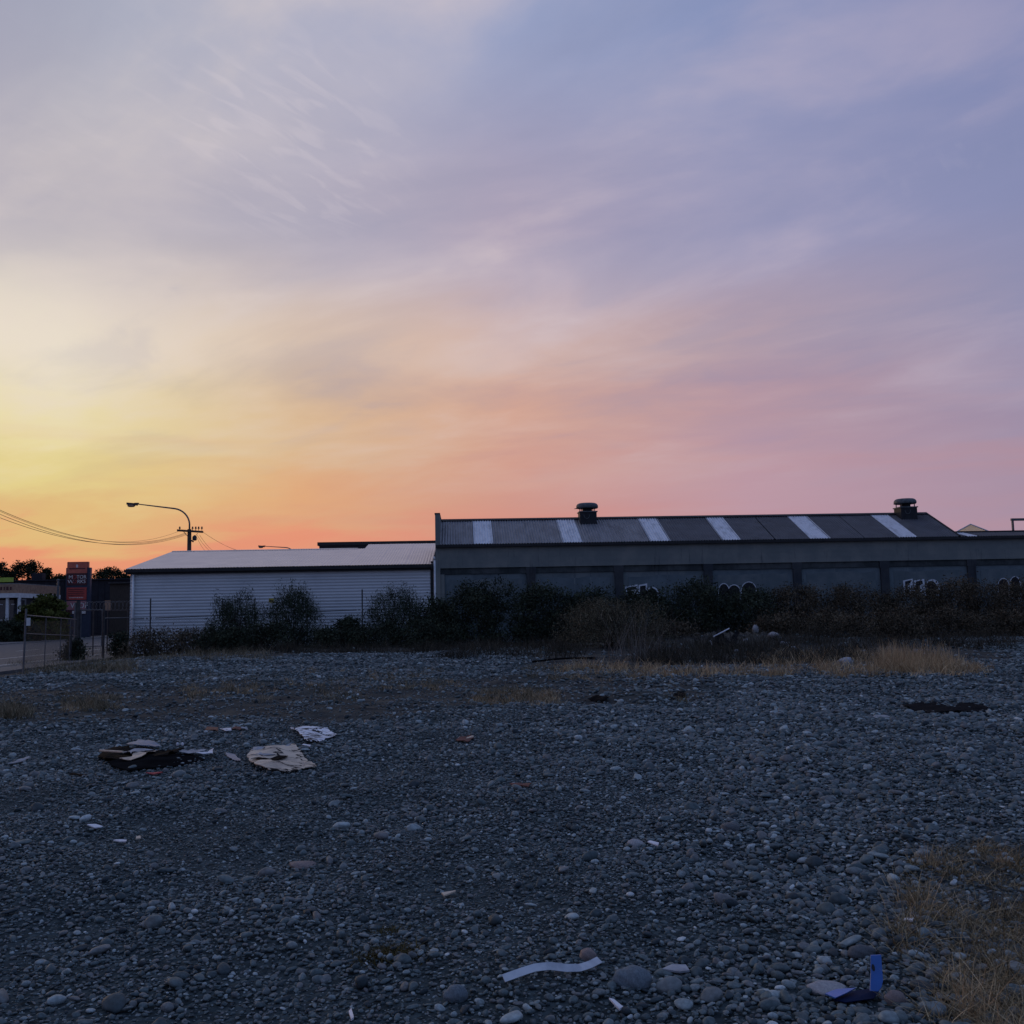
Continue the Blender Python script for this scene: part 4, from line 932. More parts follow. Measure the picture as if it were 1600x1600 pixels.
for i, (px, Y, tp, hw, st, lb) in enumerate(rows): shrub(px, Y, tp, hw, st, 40+i, lb, BK, 1.0)
shrub(950, 34.5, 942, 82, 'twiggy', 71, 'olive brown twiggy bush standing forward of the dark hedge', None, 1.5)
FR = 'low brush before the hedge'
for i, (px, Y, tp, hw, st, lb) in enumerate([
    (1040, 36, 975, 45, 'brown', 'low brown brush beside the pale dry stalks'),
    (1215, 37, 962, 50, 'brown', 'low brown brush behind the white rubble'),
    (1300, 37.5, 958, 60, 'brown', 'low brown brush behind the straw grass, right of the white rubble'),
    (1395, 38, 956, 55, 'brown', 'low brown brush behind the tallest straw grass'),
    (1490, 38.5, 955, 55, 'brown', 'low brown brush where the straw grass ends by the gravel'),
    (1580, 39, 955, 50, 'brown', 'low brown brush at the far gravel edge'),
    (236, 42.3, 987, 40, 'brown', 'low dark brush at the free corner of the white shed'),
    (300, 42, 985, 42, 'brown', 'low dark brush between the shed corner and the first broom bush'),
    (415, 41.5, 976, 48, 'dark', 'low dark brush at the feet of the two broom bushes'),
    (520, 41.5, 984, 36, 'dark', 'low dark brush right of the taller broom bush'),
    (590, 41.5, 977, 46, 'dark', 'low dark brush at the foot of the broad broom bush'),
    (665, 41, 972, 46, 'dark', 'low dark brush before the joint of shed and warehouse'),
    (350, 41.6, 981, 42, 'dark', 'low dark brush left of the first broom bush foot'),
]): shrub(px, Y, tp, hw, st, 90+i, lb, FR, .8)
shrub(118, 42.0, 1004, 17, 'dark', 110, 'small dark bush at the foot of the tall fence post', None, .8)
shrub(188, 44.0, 990, 15, 'dark', 111, 'dark weed clump between the gate and the shed corner', None, .8)

# ------------------------------------------------------------------ grass and weeds (nobody could count these)
def patch(name, mt, n, sampler, hr, wr, label, seed, lean=.35, bend=.5, heads=False):
    rng = np.random.default_rng(seed); P = sampler(rng, n); P[:, 2] = hgt(P[:, 0], P[:, 1])-.01
    h = rng.uniform(hr[0], hr[1], len(P))*rng.uniform(.6, 1.15, len(P)); w = rng.uniform(wr[0], wr[1], len(P))
    clump = .5+.5*np.sin(P[:, 0]*2.3+seed)*np.sin(P[:, 1]*1.9+1)
    blk = rng.normal(0, .2, len(P)//15+2); h *= np.repeat(rng.uniform(.6, 1.25, len(P)//15+2), 15)[:len(P)]; V, F, k = blades(rng, P, h, w, lean, bend)
    T = np.clip(rng.normal(.45, .2, len(P))+.25*(clump-.5)+np.repeat(blk, 15)[:len(P)], 0, 1)
    o = fast_mesh(name, V, F, mt, tone=np.repeat(T, k))
    return tag(o, label, 'grass', kind='stuff')
def tufts(boxes, sig):
    """clumped sampler over pixel boxes on the ground: (px0,px1,py0,py1,weight)"""
    def f(rng, n):
        W = np.array([b_[4] for b_ in boxes], float); W /= W.sum(); out = []
        for b_, w in zip(boxes, W):
            k = max(4, int(n*w/45)); xs = rng.uniform(b_[0], b_[1], k); ys = rng.uniform(b_[2], b_[3], k)
            c = np.array([G(a, q) for a, q in zip(xs, ys)])
            q = np.repeat(c, 45, 0); q[:, :2] += rng.normal(0, sig, (len(q), 2)); out.append(q)
        return np.concatenate(out)
    return f
patch('straw_grass', 'straw', 10500, tufts([(1370, 1500, 1036, 1054, 2.2), (1000, 1540, 1043, 1058, 3.4), (880, 1010, 1040, 1056, .7), (1180, 1420, 1022, 1045, 1.6)], .15), (.07, .34), (.010, .020), 'band of pale straw grass before the brown brush', 1)
patch('straw_grass', 'straw', 1900, tufts([(1380, 1480, 1030, 1048, 1)], .2), (.22, .6), (.008, .016), 'tall upright straw grass clump by the far gravel', 7, .12, .2)
patch('dry_grass', 'weed', 9000, tufts([(740, 870, 1080, 1103, 2.2), (560, 700, 1045, 1080, 1), (280, 560, 1058, 1098, 1.6), (90, 180, 1085, 1112, .9), (820, 1000, 1040, 1062, 1.5), (1050, 1080, 1088, 1100, .1)], .10), (.05, .2), (.006, .013), 'thin dry grass scattered over the bare earth band', 2)
patch('dry_grass', 'straw', 4200, tufts([(742, 868, 1082, 1104, 2), (270, 430, 1066, 1098, 1.3), (440, 720, 1046, 1080, 1.6), (100, 180, 1092, 1112, .7), (830, 1000, 1046, 1066, .8)], .09), (.05, .17), (.006, .012), 'golden dry grass wisps on the bare earth band', 13)
patch('dry_grass', 'weed', 1800, tufts([(0, 40, 1108, 1126, 1), (120, 180, 1102, 1112, .4)], .12), (.14, .36), (.006, .012), 'dry grass tuft at the gravel edge on the road side', 3)
patch('weed_strip', 'duneweed', 19000, tufts([(200, 700, 1006, 1022, 4), (690, 900, 1008, 1030, 2.2), (1000, 1360, 1018, 1040, 3), (1060, 1600, 998, 1016, 3.5)], .3), (.2, .55), (.010, .022), 'dark weeds along the foot of the bushes', 4)
patch('verge_grass', 'weed', 9000, tufts([(30, 210, 1036, 1054, 3), (120, 210, 1015, 1034, 2), (200, 420, 1020, 1032, 1.6)], .22), (.12, .42), (.008, .016), 'dry verge grass around the wire fence and gate', 5)
patch('seed_stalks', 'twig', 130, tufts([(960, 1050, 1024, 1036, 1)], .5), (.9, 1.8), (.010, .016), 'pale dry stalks leaning beside the olive brown bush', 6, .25, .25)
def corner(rng, n):
    c = []
    while len(c) < n//60:
        px, py = rng.uniform(1375, 1760), rng.uniform(1325, 1760)
        e = 1385+max(0, 1385-py)*1.9+max(0, py-1430)*.62+25*math.sin(py*.05)
        if px > e and not (1500 < px < 1600 and 1395 < py < 1420): c.append(G(px, min(py, 1700)))
    q = np.repeat(np.array(c), 60, 0); q[:, :2] += rng.normal(0, .042, (len(q), 2)); return q
patch('corner_weeds', 'weed', 9000, corner, (.025, .09), (.004, .009), 'matted dark weeds under the golden stems by the blue scrap', 12, 1.0, .7)
patch('corner_weeds', 'drystem', 11000, corner, (.04, .15), (.003, .0065), 'dry brown weeds growing through the gravel at the blue scrap', 8, .8, .9)
patch('corner_weeds', 'straw', 900, corner, (.09, .26), (.0026, .0048), 'taller straw stems above the brown weeds by the blue scrap', 9, .45, .6)
def sprig(px, py, n, r):
    def f(rng, k):
        c = np.array(G(px, py)); q = np.repeat(c[None], k, 0); q[:, 0] += rng.normal(0, r, k); q[:, 1] += rng.normal(0, r*.8, k); return q
    return f
patch('low_weed', 'moss', 900, sprig(612, 1492, 0, .075), (.02, .06), (.004, .008), 'small flat olive weed among the pebbles', 10, .9, .6)
patch('low_weed', 'moss', 300, sprig(608, 1458, 0, .05), (.02, .05), (.004, .008), 'tiny olive weed sprig just behind the larger flat weed', 11, .9, .6)

# ------------------------------------------------------------------ stones
def stone_mesh(seed, sub=3, flat=.58):
    bm = bmesh.new(); bmesh.ops.create_icosphere(bm, subdivisions=sub, radius=1.0)
    rnd = random.Random(seed); k = [Vector((rnd.gauss(0, 1), rnd.gauss(0, 1), rnd.gauss(0, 1))).normalized() for _ in range(7)]
    d = [rnd.uniform(.62, .98) for _ in k]; ax = (1.0, rnd.uniform(.62, .9), flat*rnd.uniform(.75, 1.15))
    for v in bm.verts:
        r = 1.0; n = v.co.normalized()
        for q, e in zip(k, d):
            c = n.dot(q)
            if c > .3: r = min(r, (1-.55)+.55*min(1, e/c))   # soft facets
        r *= 1+.07*math.sin(n.x*3+seed)+.06*math.sin(n.y*4+seed*2)+.03*math.sin(n.z*7+n.x*5+seed*3)
        v.co = Vector((n.x*ax[0], n.y*ax[1], n.z*ax[2]))*r
    me = bpy.data.meshes.new('stone'); bm.to_mesh(me); bm.free()
    for p in me.polygons: p.use_smooth = True
    me.materials.append(MT['stone']); return me
STONES = [stone_mesh(s, 3, (.58, .42, .7, .5, .36, .62, .8)[s % 7]) for s in range(14)]
stone_col = bpy.data.collections.new('stone_shapes')
for i, me in enumerate(STONES):
    o = bpy.data.objects.new('stone_shape_%02d' % i, me); stone_col.objects.link(o)

KEEP = []          # discs where no loose stone is laid (scrap lies there)
def scatter():
    rng = np.random.default_rng(5); P = []; S = []
    y = 2.6
    while y < 39.5:
        s = max(.0235, .0029*y)
        xl, xr = -.62*y-1.2, .66*y+1.2
        n = int((xr-xl)/s); xs = xl+(np.arange(n)+rng.uniform(-.8, .8, n))*s; yy = y+rng.uniform(-1.0, 1.0, n)*s
        P.append(np.stack([xs, yy], 1)); S.append(np.full(n, s)); y += s*.92
    P = np.concatenate(P); S = np.concatenate(S)
    x, yv = P[:, 0], P[:, 1]
    co = .72+.46*sstep(-.4, 2.4, x-.05*yv+.35*np.sin(yv*1.1))*(1-.4*sstep(8, 20, yv))+.2*sstep(-1.5, -3, x)*(1-sstep(5, 8, yv))+.14*(1-sstep(3.8, 5.4, yv))
    patchy = .5+.5*np.sin(x*1.7+yv*.6)*np.sin(yv*1.3-x*.5)
    co *= .78+.42*patchy
    keep = rng.uniform(0, 1, len(P)) < 1.0/co**1.5
    so = soil(x, yv)+.35*(np.sin(x*3.1+yv*2)*np.sin(yv*2.7))*.6
    keep &= rng.uniform(0, 1, len(P)) > np.clip(so*1.15, 0, .95)
    keep &= x > -12.9-.02*yv
    P, S, co = P[keep], S[keep], co[keep]; n = len(P)
    d = S*co*np.exp(rng.normal(0, .48, n))*.78
    bigm = rng.uniform(0, 1, n) < .022; d[bigm] *= rng.uniform(1.5, 2.9, bigm.sum())
    d = np.minimum(d, .105+.02*rng.uniform(0, 1, n))
    # visually largest
    vis = d/P[:, 1]*((np.abs(P[:, 0]) < .53*P[:, 1])*1.0)*(P[:, 1] > 3.75)
    order = np.argsort(-vis); ind = order[:290]
    for cx, cy, r in KEEP:
        q = (P[:, 0]-cx)**2+(P[:, 1]-cy)**2 < r*r
        d[q] = np.minimum(d[q], .028*max(1, cy/7))
    z = hgt(P[:, 0], P[:, 1])+d*.16+rng.uniform(0, .012, n)*np.minimum(1, d/.04)
    rot = np.stack([rng.normal(0, .22, n), rng.normal(0, .22, n), rng.uniform(0, 6.28, n)], 1)
    tint = np.clip(rng.normal(.42, .25, n), 0, .92); w = rng.uniform(0, 1, n); tint[w > .992] = rng.uniform(.93, 1, (w > .992).sum())
    rad = d*.5
    mask = np.ones(n, bool); mask[ind] = False
    for i in ind:
        o = bpy.data.objects.new('stone', STONES[int(rng.integers(len(STONES)))]); COL.objects.link(o); o.parent = ground
        o.location = (P[i, 0], P[i, 1], z[i]); o.rotation_euler = tuple(rot[i]); k = float(rad[i]); o.scale = (k*1.12, k*1.0, k*rng.uniform(.8, 1.1)); o['tint'] = float(tint[i])
    P, z, rot, tint, rad = P[mask], z[mask], rot[mask], tint[mask], rad[mask]; n = len(P)
    me = bpy.data.meshes.new('gravel'); me.vertices.add(n)
    me.vertices.foreach_set('co', np.stack([P[:, 0], P[:, 1], z], 1).astype(np.float32).ravel())
    for nm, ty, arr in (('rot', 'FLOAT_VECTOR', rot), ('tint', 'FLOAT', tint), ('rad', 'FLOAT_VECTOR', np.stack([rad*1.12, rad, rad*rng.uniform(.75, 1.15, n)], 1))):
        a = me.attributes.new(nm, ty, 'POINT'); a.data.foreach_set('vector' if ty == 'FLOAT_VECTOR' else 'value', arr.astype(np.float32).ravel())
    a = me.attributes.new('pick', 'INT', 'POINT'); a.data.foreach_set('value', rng.integers(0, len(STONES), n).astype(np.int32))
    o = bpy.data.objects.new('gravel', me); COL.objects.link(o)
    me.materials.append(MT['stone'])
    ng = bpy.data.node_groups.new('gravel_stones', 'GeometryNodeTree')
    ng.interface.new_socket('Geometry', in_out='INPUT', socket_type='NodeSocketGeometry'); ng.interface.new_socket('Geometry', in_out='OUTPUT', socket_type='NodeSocketGeometry')
    N, L = ng.nodes, ng.links
    gi, go = N.new('NodeGroupInput'), N.new('NodeGroupOutput')
    ci = N.new('GeometryNodeCollectionInfo'); ci.inputs['Collection'].default_value = stone_col; ci.inputs['Separate Children'].default_value = True; ci.inputs['Reset Children'].default_value = True
    ip = N.new('GeometryNodeInstanceOnPoints'); ip.inputs['Pick Instance'].default_value = True
    def na(nm, ty):
        q = N.new('GeometryNodeInputNamedAttribute'); q.data_type = ty; q.inputs[0].default_value = nm; return q.outputs[0]
    L.new(gi.outputs[0], ip.inputs['Points']); L.new(ci.outputs[0], ip.inputs['Instance'])
    L.new(na('pick', 'INT'), ip.inputs['Instance Index']); L.new(na('rad', 'FLOAT_VECTOR'), ip.inputs['Scale'])
    er = N.new('FunctionNodeEulerToRotation'); L.new(na('rot', 'FLOAT_VECTOR'), er.inputs[0]); L.new(er.outputs[0], ip.inputs['Rotation'])
    L.new(ip.outputs[0], go.inputs[0])
    md = o.modifiers.new('stones', 'NODES'); md.node_group = ng
    tag(o, 'blue grey river gravel covering the empty lot', 'gravel', kind='stuff')
    print('gravel stones', n)

def rock(px, py, wpx, hpx, mt, seed, label, flat=.62, rz=0.0, sq=.75):
    c = G(px, py); dist = math.hypot(c.x, c.y); w = wpx/1600*dist*.5*1.05
    me = stone_mesh(100+seed, 4, flat); me.materials.clear(); me.materials.append(MT[mt])
    hz = hpx/1600*dist*.55
    o = bpy.data.objects.new('rock', me); COL.objects.link(o); mz = max(v.co.z for v in me.vertices); mx = max(v.co.x for v in me.vertices)
    o.scale = (w/mx, w/mx*sq/.75, hz/mz); o.location = (c.x, c.y+w*.4, c.z+hz*.55); o.rotation_euler = (0, .06, rz)
    tag(o, label, 'rock'); KEEP.append((c.x, c.y+w*.3, w*.8)); return o
rock(990, 1547, 58, 36, 'bigrock', 1, 'large blue grey cobble right of the white plastic strip')
rock(712, 1568, 36, 30, 'bigrock', 2, 'round grey cobble left of and before the white plastic strip')
rock(920, 1502, 24, 20, 'pinkrock', 3, 'small brown cobble at the raised end of the white plastic strip')
rock(1300, 1556, 56, 18, 'palerock', 4, 'long pale stone lying beside the blue plastic scrap', .5)
rock(1350, 1498, 44, 20, 'darkrock', 5, 'flat dark grey slab stone behind the blue plastic scrap', .45, .3)
rock(471, 1357, 38, 10, 'pinkrock', 6, 'flat pinkish stone alone on the fine gravel', .4, 0)
rock(1380, 1124, 26, 7, 'palerock', 7, 'flat white stone beside the black plastic heap', .5)
rock(1402, 1571, 30, 22, 'pinkrock', 8, 'rounded brownish cobble right of the blue plastic scrap')
rock(1143, 1300, 28, 15, 'darkrock', 9, 'single larger grey cobble in the middle gravel')
rock(995, 1325, 26, 14, 'palerock', 10, 'pale grey cobble in the middle gravel near a scrap of paper')

# ------------------------------------------------------------------ scrap lying on the gravel
def sheet_mesh(out_px, mt, name, label=None, cat=None, parent=None, lift=.03, crumple=.03, thick=.006, res=.06, seed=0, curl=None, holes=0, group=None):
    pts = [G(*p) for p in out_px]; rnd = random.Random(seed); P = [(p.x, p.y) for p in pts]
    # roughen the outline
    Q = []
    for i, p in enumerate(P):
        q = P[(i+1) % len(P)]; L = math.hypot(q[0]-p[0], q[1]-p[1]); n = max(1, int(L/res))
        for k in range(n):
            f = k/n; j = res*.16 if k else 0
            Q.append(Vector((p[0]+(q[0]-p[0])*f+rnd.uniform(-j, j), p[1]+(q[1]-p[1])*f+rnd.uniform(-j, j))))
    x0, x1 = min(q.x for q in Q), max(q.x for q in Q); y0, y1 = min(q.y for q in Q), max(q.y for q in Q)
    inner = []
    def inside(x, y):
        c = False; n = len(Q)
        for i in range(n):
            a, b_ = Q[i], Q[i-1]
            if (a.y > y) != (b_.y > y) and x < (b_.x-a.x)*(y-a.y)/(b_.y-a.y)+a.x: c = not c
        return c
    y = y0
    while y < y1:
        x = x0
        while x < x1:
            u, v = x+rnd.uniform(-.3, .3)*res, y+rnd.uniform(-.3, .3)*res
            if inside(u, v) and min((q-Vector((u, v))).length for q in Q) > res*.45: inner.append(Vector((u, v)))
            x += res
        y += res
    n = len(Q)
    vs, _, fs, *_r = delaunay_2d_cdt(Q+inner, [], [list(range(n))], 1, 1e-5)
    ph = [rnd.uniform(0, 6) for _ in range(6)]
    def zf(x, y):
        u = (x-x0)/(x1-x0+1e-6); v = (y-y0)/(y1-y0+1e-6)
        z = H(x, y)+lift+crumple*(.5*math.sin(u*7+v*3+ph[0])+.35*math.sin(v*9-u*4+ph[1])+.3*math.sin(u*17+ph[2])*math.sin(v*15+ph[3]))+rnd.uniform(-.12, .12)*crumple
        if curl: z += curl(u, v)
        return max(z, H(x, y)+.012)
    tops = [Vector((v.x, v.y, zf(v.x, v.y))) for v in vs]
    fs = [f for f in fs if not (holes and rnd.random() < holes)]
    m = MB(); k = len(tops); cnt = {}
    for f in fs:
        for i in range(len(f)):
            e = (f[i], f[(i+1) % len(f)]); cnt[tuple(sorted(e))] = cnt.get(tuple(sorted(e)), 0)+1
    side = [(f[i], f[(i+1) % len(f)]) for f in fs for i in range(len(f)) if cnt[tuple(sorted((f[i], f[(i+1) % len(f)])))] == 1]
    m.add(tops+[p-Vector((0, 0, thick)) for p in tops], [tuple(f) for f in fs]+[tuple(i+k for i in f[::-1]) for f in fs]+[(a, a+k, b_+k, b_) for a, b_ in side])
    cx, cy = (x0+x1)/2, (y0+y1)/2
    KEEP.append((cx, cy, .42*max(x1-x0, y1-y0)))
    if parent is not None: o = m.build(name, mt, parent)
    else:
        o = m.build(name, mt, origin=(cx, cy, H(cx, cy))); tag(o, label, cat, group)
    return o
# burnt heap
c = G(240, 1192)
heap = thing('burnt_rubbish_heap', 'flattened heap of burnt boards and plastic on the gravel', 'rubbish heap', (c.x, c.y, c.z))
sheet_mesh([(162, 1186), (175, 1202), (200, 1208), (240, 1203), (290, 1197), (320, 1190), (300, 1183), (255, 1178), (200, 1176), (165, 1180)], 'ash', 'ash_bed', parent=heap, lift=.03, crumple=.02, thick=.01, seed=1, res=.1)
sheet_mesh([(153, 1186), (164, 1193), (190, 1192), (205, 1186), (202, 1174), (186, 1170), (165, 1178)], 'char', 'charred_board', parent=heap, lift=.045, crumple=.025, thick=.012, seed=2, res=.09)
sheet_mesh([(196, 1173), (206, 1177), (232, 1175), (252, 1173), (240, 1169), (215, 1165)], 'bluetarp', 'plastic_sheet', parent=heap, lift=.06, crumple=.02, seed=3, res=.09, curl=lambda u, v: .04*math.sin(u*3.1))
sheet_mesh([(186, 1195), (204, 1196), (228, 1189), (248, 1181), (240, 1179.5), (215, 1183), (205, 1190)], 'card', 'torn_board', parent=heap, lift=.065, crumple=.025, seed=4, res=.08)
sheet_mesh([(190, 1185), (205, 1188), (226, 1183), (240, 1179), (210, 1180)], 'cardgrey', 'torn_board', parent=heap, lift=.08, crumple=.02, seed=5, res=.08)
sheet_mesh([(230, 1190), (262, 1187), (276, 1182), (288, 1176), (262, 1175), (245, 1181)], 'char', 'charred_board', parent=heap, lift=.05, crumple=.03, thick=.012, seed=6, res=.09)
sheet_mesh([(280, 1183), (310, 1185), (322, 1181), (300, 1178)], 'cardgrey', 'torn_board', parent=heap, lift=.06, crumple=.02, seed=7, res=.08)
sheet_mesh([(306, 1187.5), (330, 1187), (334, 1181), (329, 1180), (324, 1184)], 'paper', 'torn_board', parent=heap, lift=.07, crumple=.02, seed=8, res=.08)
a, b_ = G(156, 1185), G(192, 1189); m = MB(); m.tube([a+Vector((0, 0, .09)), b_+Vector((0, 0, .10))], .014, 6); m.build('stick', 'card', heap)
c = G(281, 1176)
for k, dx in enumerate((-.03, .03)):
    me = MB(); me.lathe((c.x+dx, c.y, c.z+.08), [(.008, 0), (.016, .012), (.018, .03), (.008, .045)], 8); me.build('foam_scrap', 'paper', heap, smooth=True)
# loose sheets
sheet_mesh([(386, 1192), (396, 1186), (430, 1186), (460, 1182.5), (468, 1187), (492, 1201), (494, 1204), (470, 1206), (448, 1209.5), (420, 1210), (402, 1206), (392, 1199)], 'crackcard', 'cardboard_sheet', 'torn tan cardboard sheet with a curled grey edge', 'cardboard', lift=.05, crumple=.035, thick=.008, seed=11, res=.075, curl=lambda u, v: .06*sstep(.55, .95, v)+.05*math.sin(u*4)*v)
sheet_mesh([(388, 1193), (396, 1186.5), (430, 1187), (456, 1184), (440, 1191), (415, 1194.5)], 'cardgrey', 'grey_flap', parent=bpy.data.objects['cardboard_sheet'], lift=.09, crumple=.03, thick=.006, seed=12, res=.08, curl=lambda u, v: .05*v)
sheet_mesh([(392, 1196), (402, 1199.5), (428, 1199), (450, 1193), (436, 1193), (414, 1196)], 'char', 'dark_fold', parent=bpy.data.objects['cardboard_sheet'], lift=.085, crumple=.02, thick=.006, seed=13, res=.08)  # near-black strip laid along the fold of the sheet
wb = sheet_mesh([(454, 1141), (466, 1143.5), (480, 1142.5), (512, 1141), (517, 1146), (526, 1151), (524, 1155), (506, 1161), (494, 1164.5), (480, 1166), (472, 1159), (466, 1150)], 'crackwhite', 'torn_white_board', 'torn white board with dark cracks behind the tan cardboard', 'board', lift=.05, crumple=.04, thick=.008, seed=14, res=.08)
sheet_mesh([(472, 1168.5), (484, 1170.5), (486, 1169), (474, 1167.5)], 'paper', 'paper_scrap', 'narrow white sliver just before the torn white board', 'scrap', lift=.04, crumple=.01, seed=17, res=.08)
for i, (o_, mt, nm, lb) in enumerate([
    ([(228, 1213), (240, 1214.5), (254, 1212), (252, 1211), (236, 1211.5)], 'redbit', 'red_scrap', 'bright red scrap just before the burnt heap'),
    ([(320, 1143), (340, 1145), (341, 1140), (324, 1139)], 'redbrown', 'red_scrap', 'dull brick red scrap behind the burnt heap'),
    ([(343, 1141), (352, 1146), (362, 1145), (361, 1141.5), (350, 1142)], 'paper', 'paper_scrap', 'white paper scrap between two dull red scraps'),
    ([(362, 1142), (374, 1143.5), (379, 1139.5), (366, 1139)], 'redbrown', 'red_scrap', 'dull red scrap touching a grey flap of plastic'),
    ([(376, 1141), (388, 1143.5), (387, 1141), (378, 1139)], 'cardgrey', 'plastic_scrap', 'small grey scrap at the end of the dull red scraps'),
    ([(355, 1186), (372, 1194), (376, 1192), (366, 1183), (352, 1181)], 'bluetarp', 'plastic_scrap', 'blue grey plastic scrap left of the tan cardboard'),
    ([(12, 1199), (30, 1195), (48, 1187), (44, 1186.5), (26, 1193), (14, 1197.5)], 'cardgrey', 'board_strip', 'narrow grey board strip lying toward the road side'),
    ([(136, 1295), (148, 1299), (161, 1297.5), (150, 1295.5)], 'paper', 'paper_scrap', 'thin white paper scrap with a pointed end on the fine gravel'),
    ([(177, 1319.5), (196, 1322), (198, 1320), (180, 1318.5)], 'paper', 'paper_scrap', 'flat white paper strip near a small tan chip'),
    ([(212, 1318), (220, 1317), (219, 1313.5), (213, 1315)], 'card', 'wood_chip', 'small tan chip beside a white paper strip'),
    ([(712, 1160), (730, 1163), (740, 1157), (735, 1153), (718, 1156)], 'redbrown', 'board_scrap', 'rust brown board scrap alone behind the fine gravel'),
    ([(728, 1158), (739, 1157), (740, 1153.5), (732, 1153)], 'card', 'board_scrap', 'pale corner of board leaning on the rust brown scrap'),
    ([(796, 1231), (826, 1233.5), (830, 1230.5), (806, 1228.5)], 'redbrown', 'wood_strip', 'long reddish wood strip in the middle gravel'),
    ([(690, 1405), (712, 1401), (712, 1403), (694, 1408)], 'card', 'wood_splinter', 'thin pale splinter of wood on the pebbles'),
    ([(1012, 1322), (1028, 1327), (1030, 1324), (1016, 1320)], 'paper', 'paper_scrap', 'creamy paper scrap next to the pale grey cobble'),
    ([(1412, 1447), (1426, 1450), (1428, 1445), (1416, 1443)], 'paper', 'paper_scrap', 'white scrap at the edge of the brown weeds'),
    ([(952, 1573), (968, 1588), (974, 1584), (960, 1572)], 'paper', 'plastic_scrap', 'little white scrap before the large blue grey cobble'),
    ([(1035, 1525), (1062, 1530), (1078, 1527), (1072, 1517), (1050, 1518)], 'cardgrey', 'slate_piece', 'thin pale grey slate piece right of the large cobble'),
    ([(545, 1588), (549, 1604), (553, 1602), (549, 1586)], 'paper', 'plastic_scrap', 'white sliver of plastic near the round grey cobble'),
    ([(108, 1214), (138, 1217), (140, 1215), (114, 1212.5)], 'char', 'board_strip', 'dark narrow strip before the burnt heap'),
]): sheet_mesh(o_, mt, nm, lb, 'scrap', lift=.035 if i < 14 else .03, crumple=.008, thick=.008, seed=30+i, res=.06)
# black plastic heap on the right, dark bits at the gravel mound
sheet_mesh([(1408, 1106), (1425, 1112), (1450, 1117), (1490, 1116), (1530, 1115), (1545, 1110), (1520, 1103), (1480, 1101), (1440, 1101)], 'blackplastic', 'black_plastic_heap', 'low black plastic sheet heaped on the far gravel', 'plastic sheet', lift=.04, crumple=.03, seed=60, res=.10)
sheet_mesh([(1052, 1092), (1066, 1094), (1073, 1088), (1060, 1086)], 'char', 'rubber_scrap', 'black rubber scrap at the end of the gravel mound', 'scrap', lift=.06, crumple=.03, seed=61, res=.08)
sheet_mesh([(918, 1096), (945, 1100), (952, 1094), (930, 1092)], 'char', 'rubber_scrap', 'black rubber scrap at the grassy side of the gravel mound', 'scrap', lift=.05, crumple=.03, seed=62, res=.08)
# curled white strip
def ribbon(pts, w, mt, name, label, thick=.004, nup=(0, 0, 1), twist=None):
    m = MB(); vs = []; n = len(pts)
    for i, p in enumerate(pts):
        t = (Vector(pts[min(i+1, n-1)])-Vector(pts[max(i-1, 0)])).normalized(); up = Vector(nup if twist is None else twist(i/(n-1))).normalized()
        s = t.cross(up).normalized(); u = s.cross(t).normalized(); p = Vector(p)
        for a, b_ in ((-1, 1), (1, 1), (1, -1), (-1, -1)): vs.append(p+s*a*w/2+u*b_*thick/2)
    fs = [(4*i+k, 4*i+(k+1) % 4, 4*i+4+(k+1) % 4, 4*i+4+k) for i in range(n-1) for k in range(4)]+[(0, 1, 2, 3), (4*n-1, 4*n-2, 4*n-3, 4*n-4)]
    m.add(vs, fs); o = m.build(name, mt, origin=G(*label[2])) if label else m.build(name, mt, twist and None)
    return o
ctl = [(787, 1536), (812, 1529), (836, 1522.5), (860, 1519.5), (884, 1520.5), (905, 1518.5), (922, 1513), (937, 1506.5)]
pts = []
for k in range(29):
    f = k/28*(len(ctl)-1); i0 = min(int(f), len(ctl)-2); f -= i0; (a0, b0), (a1, b1) = ctl[i0], ctl[i0+1]
    g = G(a0+(a1-a0)*f, b0+(b1-b0)*f+7); g.z = H(g.x, g.y)+.04+.006*math.sin(k/28*6.6-.6); pts.append(g)
o = ribbon(pts, .034, 'strip', 'plastic_strip', ('', '', (860, 1535)), .005, (0, -.75, .66)); tag(o, 'curved white plastic strip lying on the pebbles', 'plastic strip')
KEEP.append((pts[12].x, pts[12].y, .12))
# blue scrap: bent blue plastic angle with a hole, dark inner side
c = G(1372, 1560)
bl = thing('blue_plastic_scrap', 'bent bright blue plastic scrap with an oval hole by the brown weeds', 'plastic scrap', (c.x, c.y, c.z))
def quadstrip(px, z, mt, name, th=.006):
    P = [G(*p)+Vector((0, 0, q)) for p, q in zip(px, z)]; m = MB(); m.prism(P, (0, .004, -th)); return m.build(name, mt, bl)
foot = G(1371, 1566); sc = foot.y/1600*1.03
def up(px, py): return Vector((foot.x+(px-1371)*sc, foot.y+.004*(1566-py)*.25, foot.z+.02+(1566-py)*sc*1.02))
outl = [(1362, 1558), (1374, 1559), (1380, 1554), (1384, 1546), (1388, 1513.5), (1372, 1513.5), (1368, 1535)]
m = MB(); m.prism([up(*p) for p in outl], (0, .006, 0)); fin = m.build('upright_flange', 'blue', bl)
m = MB(); m.prism([up(1372.5+2.4*math.cos(q), 1529+4.6*math.sin(q))+Vector((0, -.002, 0)) for q in np.linspace(0, 2*math.pi, 13)[:-1]], (0, .001, 0)); m.build('oval_hole', 'trim', fin)
m = MB(); m.prism([up(1388.4, 1513.5)+Vector((0, .007, 0)), up(1391.5, 1516)+Vector((0, .05, 0)), up(1387.5, 1547)+Vector((0, .05, 0)), up(1384.4, 1546)+Vector((0, .007, 0))], (.003, .003, 0)); m.build('side_flange', 'bluedark', bl)
